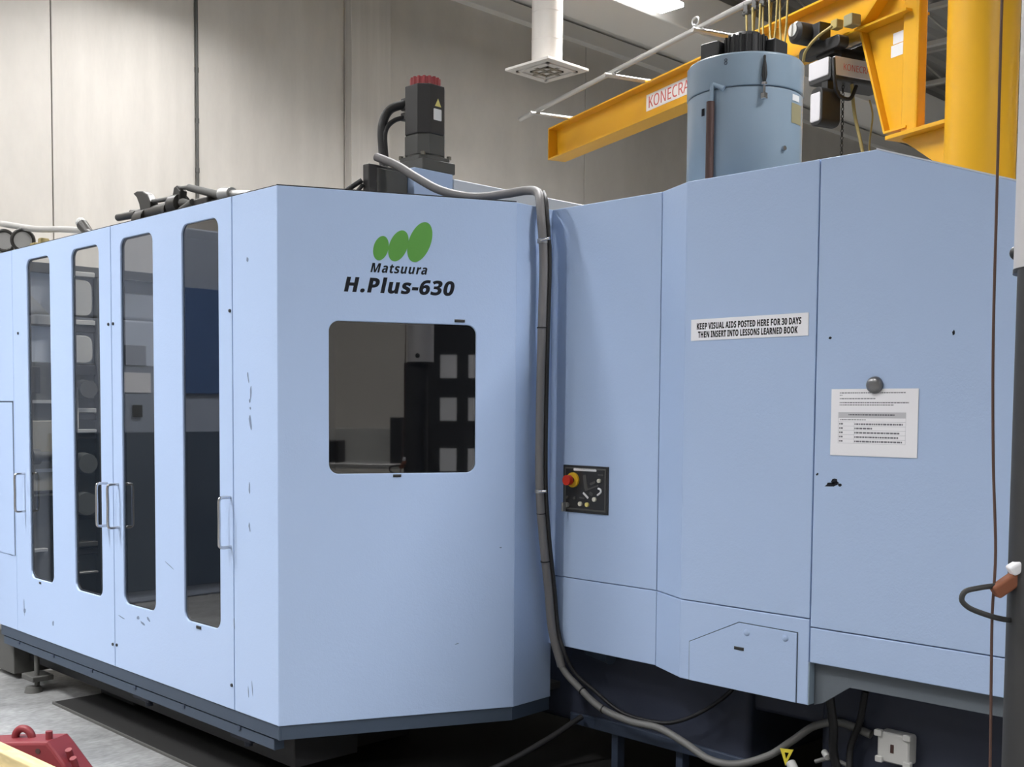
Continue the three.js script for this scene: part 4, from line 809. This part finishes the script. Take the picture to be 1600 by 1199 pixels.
// ------------------------------------------------------------------ right edge: post with white sleeve, hook, hanging cord
{
  const cx = -0.845, cz = -2.52, t = thing('utility_post', 'dark upright post with white sleeve on its upper half at the right edge', 'post', V3(cx, 0, cz));
  part('sleeve', cyl(V3(-0.890, 1.905, -2.499), V3(-0.890, 3.6, -2.499), 0.085, 0.085, 40), M.tubeWhite, t, 'white sleeve');
  part('sleeve_rim', cyl(V3(-0.890, 1.896, -2.499), V3(-0.890, 1.906, -2.499), 0.086, 0.086, 40), M.black, t);
  part('column', cyl(V3(-0.876, 0.01, -2.466), V3(-0.876, 1.90, -2.466), 0.078, 0.078, 40), M.darkPost, t);
  part('knob', [new THREE.SphereGeometry(0.016, 14, 10).translate(-0.972, 1.945, -2.495)], M.black, t);
  part('base_plate', bx(-1.05, 0, -2.72, -0.7, 0.015, -2.37, 0.004), M.darkPost, t);
  part('hook_bar', tube([[-0.93, 1.243, -2.44], [-0.945, 1.240, -2.40], [-0.972, 1.236, -2.345], [-0.990, 1.228, -2.322], [-0.994, 1.212, -2.318], [-0.985, 1.198, -2.325], [-0.962, 1.183, -2.350], [-0.933, 1.168, -2.40], [-0.92, 1.166, -2.46]], 0.0058, 70, 10), M.darkPost, t, 'bent black steel hook');
  part('hook_wrap', [new RoundedBoxGeometry(0.095, 0.028, 0.03, 2, 0.006).rotateZ(0.62).rotateY(0.79).translate(-0.925, 1.252, -2.405)], M.rust, t, 'rusty brown wrap');
  part('hook_tip', new RoundedBoxGeometry(0.04, 0.022, 0.032, 2, 0.006).rotateZ(0.55).rotateY(0.79).translate(-0.915, 1.282, -2.405), M.paper, t, 'white tape');
}
{
  const t = thing('hanging_cord', 'thin brown cord hanging straight down in front of the right post', 'cord', V3(-0.96, 0.9, -2.42));
  const pts = CORD();
  part('cord', tube(pts, 0.0032, 100, 8), M.brownCord, t);
}
function CORD() { return [[-0.990, 3.0, -2.42], [-0.991, 2.45, -2.42], [-0.989, 2.05, -2.42], [-0.985, 1.75, -2.415], [-0.975, 1.50, -2.41], [-0.958, 1.30, -2.395], [-0.955, 1.18, -2.38], [-0.953, 1.05, -2.38], [-0.948, 0.90, -2.375], [-0.945, 0.7, -2.375], [-0.945, 0.4, -2.375]]; }

// ------------------------------------------------------------------ what the windows mirror: the shop behind the camera
{
  const t = thing('black_cabinet', 'black shop cabinet covered with white sheets, mirrored in the square window', 'cabinet', V3(6.35, 0, -2.4));
  part('carcass', bx(6.0, 0, -3.6, 6.7, 2.9, -1.27, 0.01), M.black, t);
  for (const z of [-1.56, -1.92, -2.3, -2.7]) for (const y of [0.82, 1.46, 2.0]) part('sheet', bx(5.994, y, z - 0.105, 5.999, y + 0.29, z + 0.105, 0), M.paper, t);
}
{
  const t = thing('work_bench', 'long workbench with a pale back board, mirrored in the square window', 'bench', V3(6.0, 0, -0.6));
  part('top', bx(5.6, 0.86, -1.2, 6.3, 0.92, 0.6, 0.01), M.steel, t);
  for (const [x, z] of [[5.65, -1.15], [5.65, 0.55], [6.25, -1.15], [6.25, 0.55]]) part('leg', bx(x - 0.03, 0, z - 0.03, x + 0.03, 0.86, z + 0.03, 0.004), M.dark, t);
  part('back_board', bx(6.26, 0.92, -1.2, 6.3, 1.35, 0.6, 0.004), M.plasticGrey, t);
  part('crate', [bx(5.75, 0.92, -0.2, 6.1, 1.2, 0.3, 0.01), bx(5.8, 0.92, -1.0, 6.0, 1.5, -0.85, 0.01)], M.dark, t);
}
{
  const t = thing('neighbour_machine', 'grey blue machine cabinet with a black screen, mirrored in the tall windows', 'machine', V3(-9.2, 0, -0.4));
  part('cabinet', bx(-9.9, 0, -1.5, -8.6, 2.3, 1.2, 0.02), M.neighbour, t);
  part('hood', bx(-9.9, 2.31, -1.5, -8.62, 3.1, 1.2, 0.02), M.neighbour, t);
  part('screen', bx(-8.602, 1.94, -0.78, -8.59, 2.1, -0.60, 0.004), M.black, t);
  part('notice', bx(-8.602, 1.72, -0.80, -8.594, 1.88, -0.56, 0), M.paper, t);
  part('switch', bx(-8.602, 1.52, -0.72, -8.58, 1.62, -0.64, 0.006), M.black, t);
  part('blue_screen', bx(-8.602, 1.72, -0.32, -8.575, 2.6, 0.2, 0.004), std(0.06, 0.11, 0.24, { roughness: 0.5 }), t);
  part('lower_door', bx(-8.602, 0.1, -1.4, -8.58, 1.4, 1.1, 0.006), M.slate, t);
}

scene.traverse(o => { if (o.isMesh) { o.castShadow = true; o.receiveShadow = true; } });
renderer.render(scene, camera);
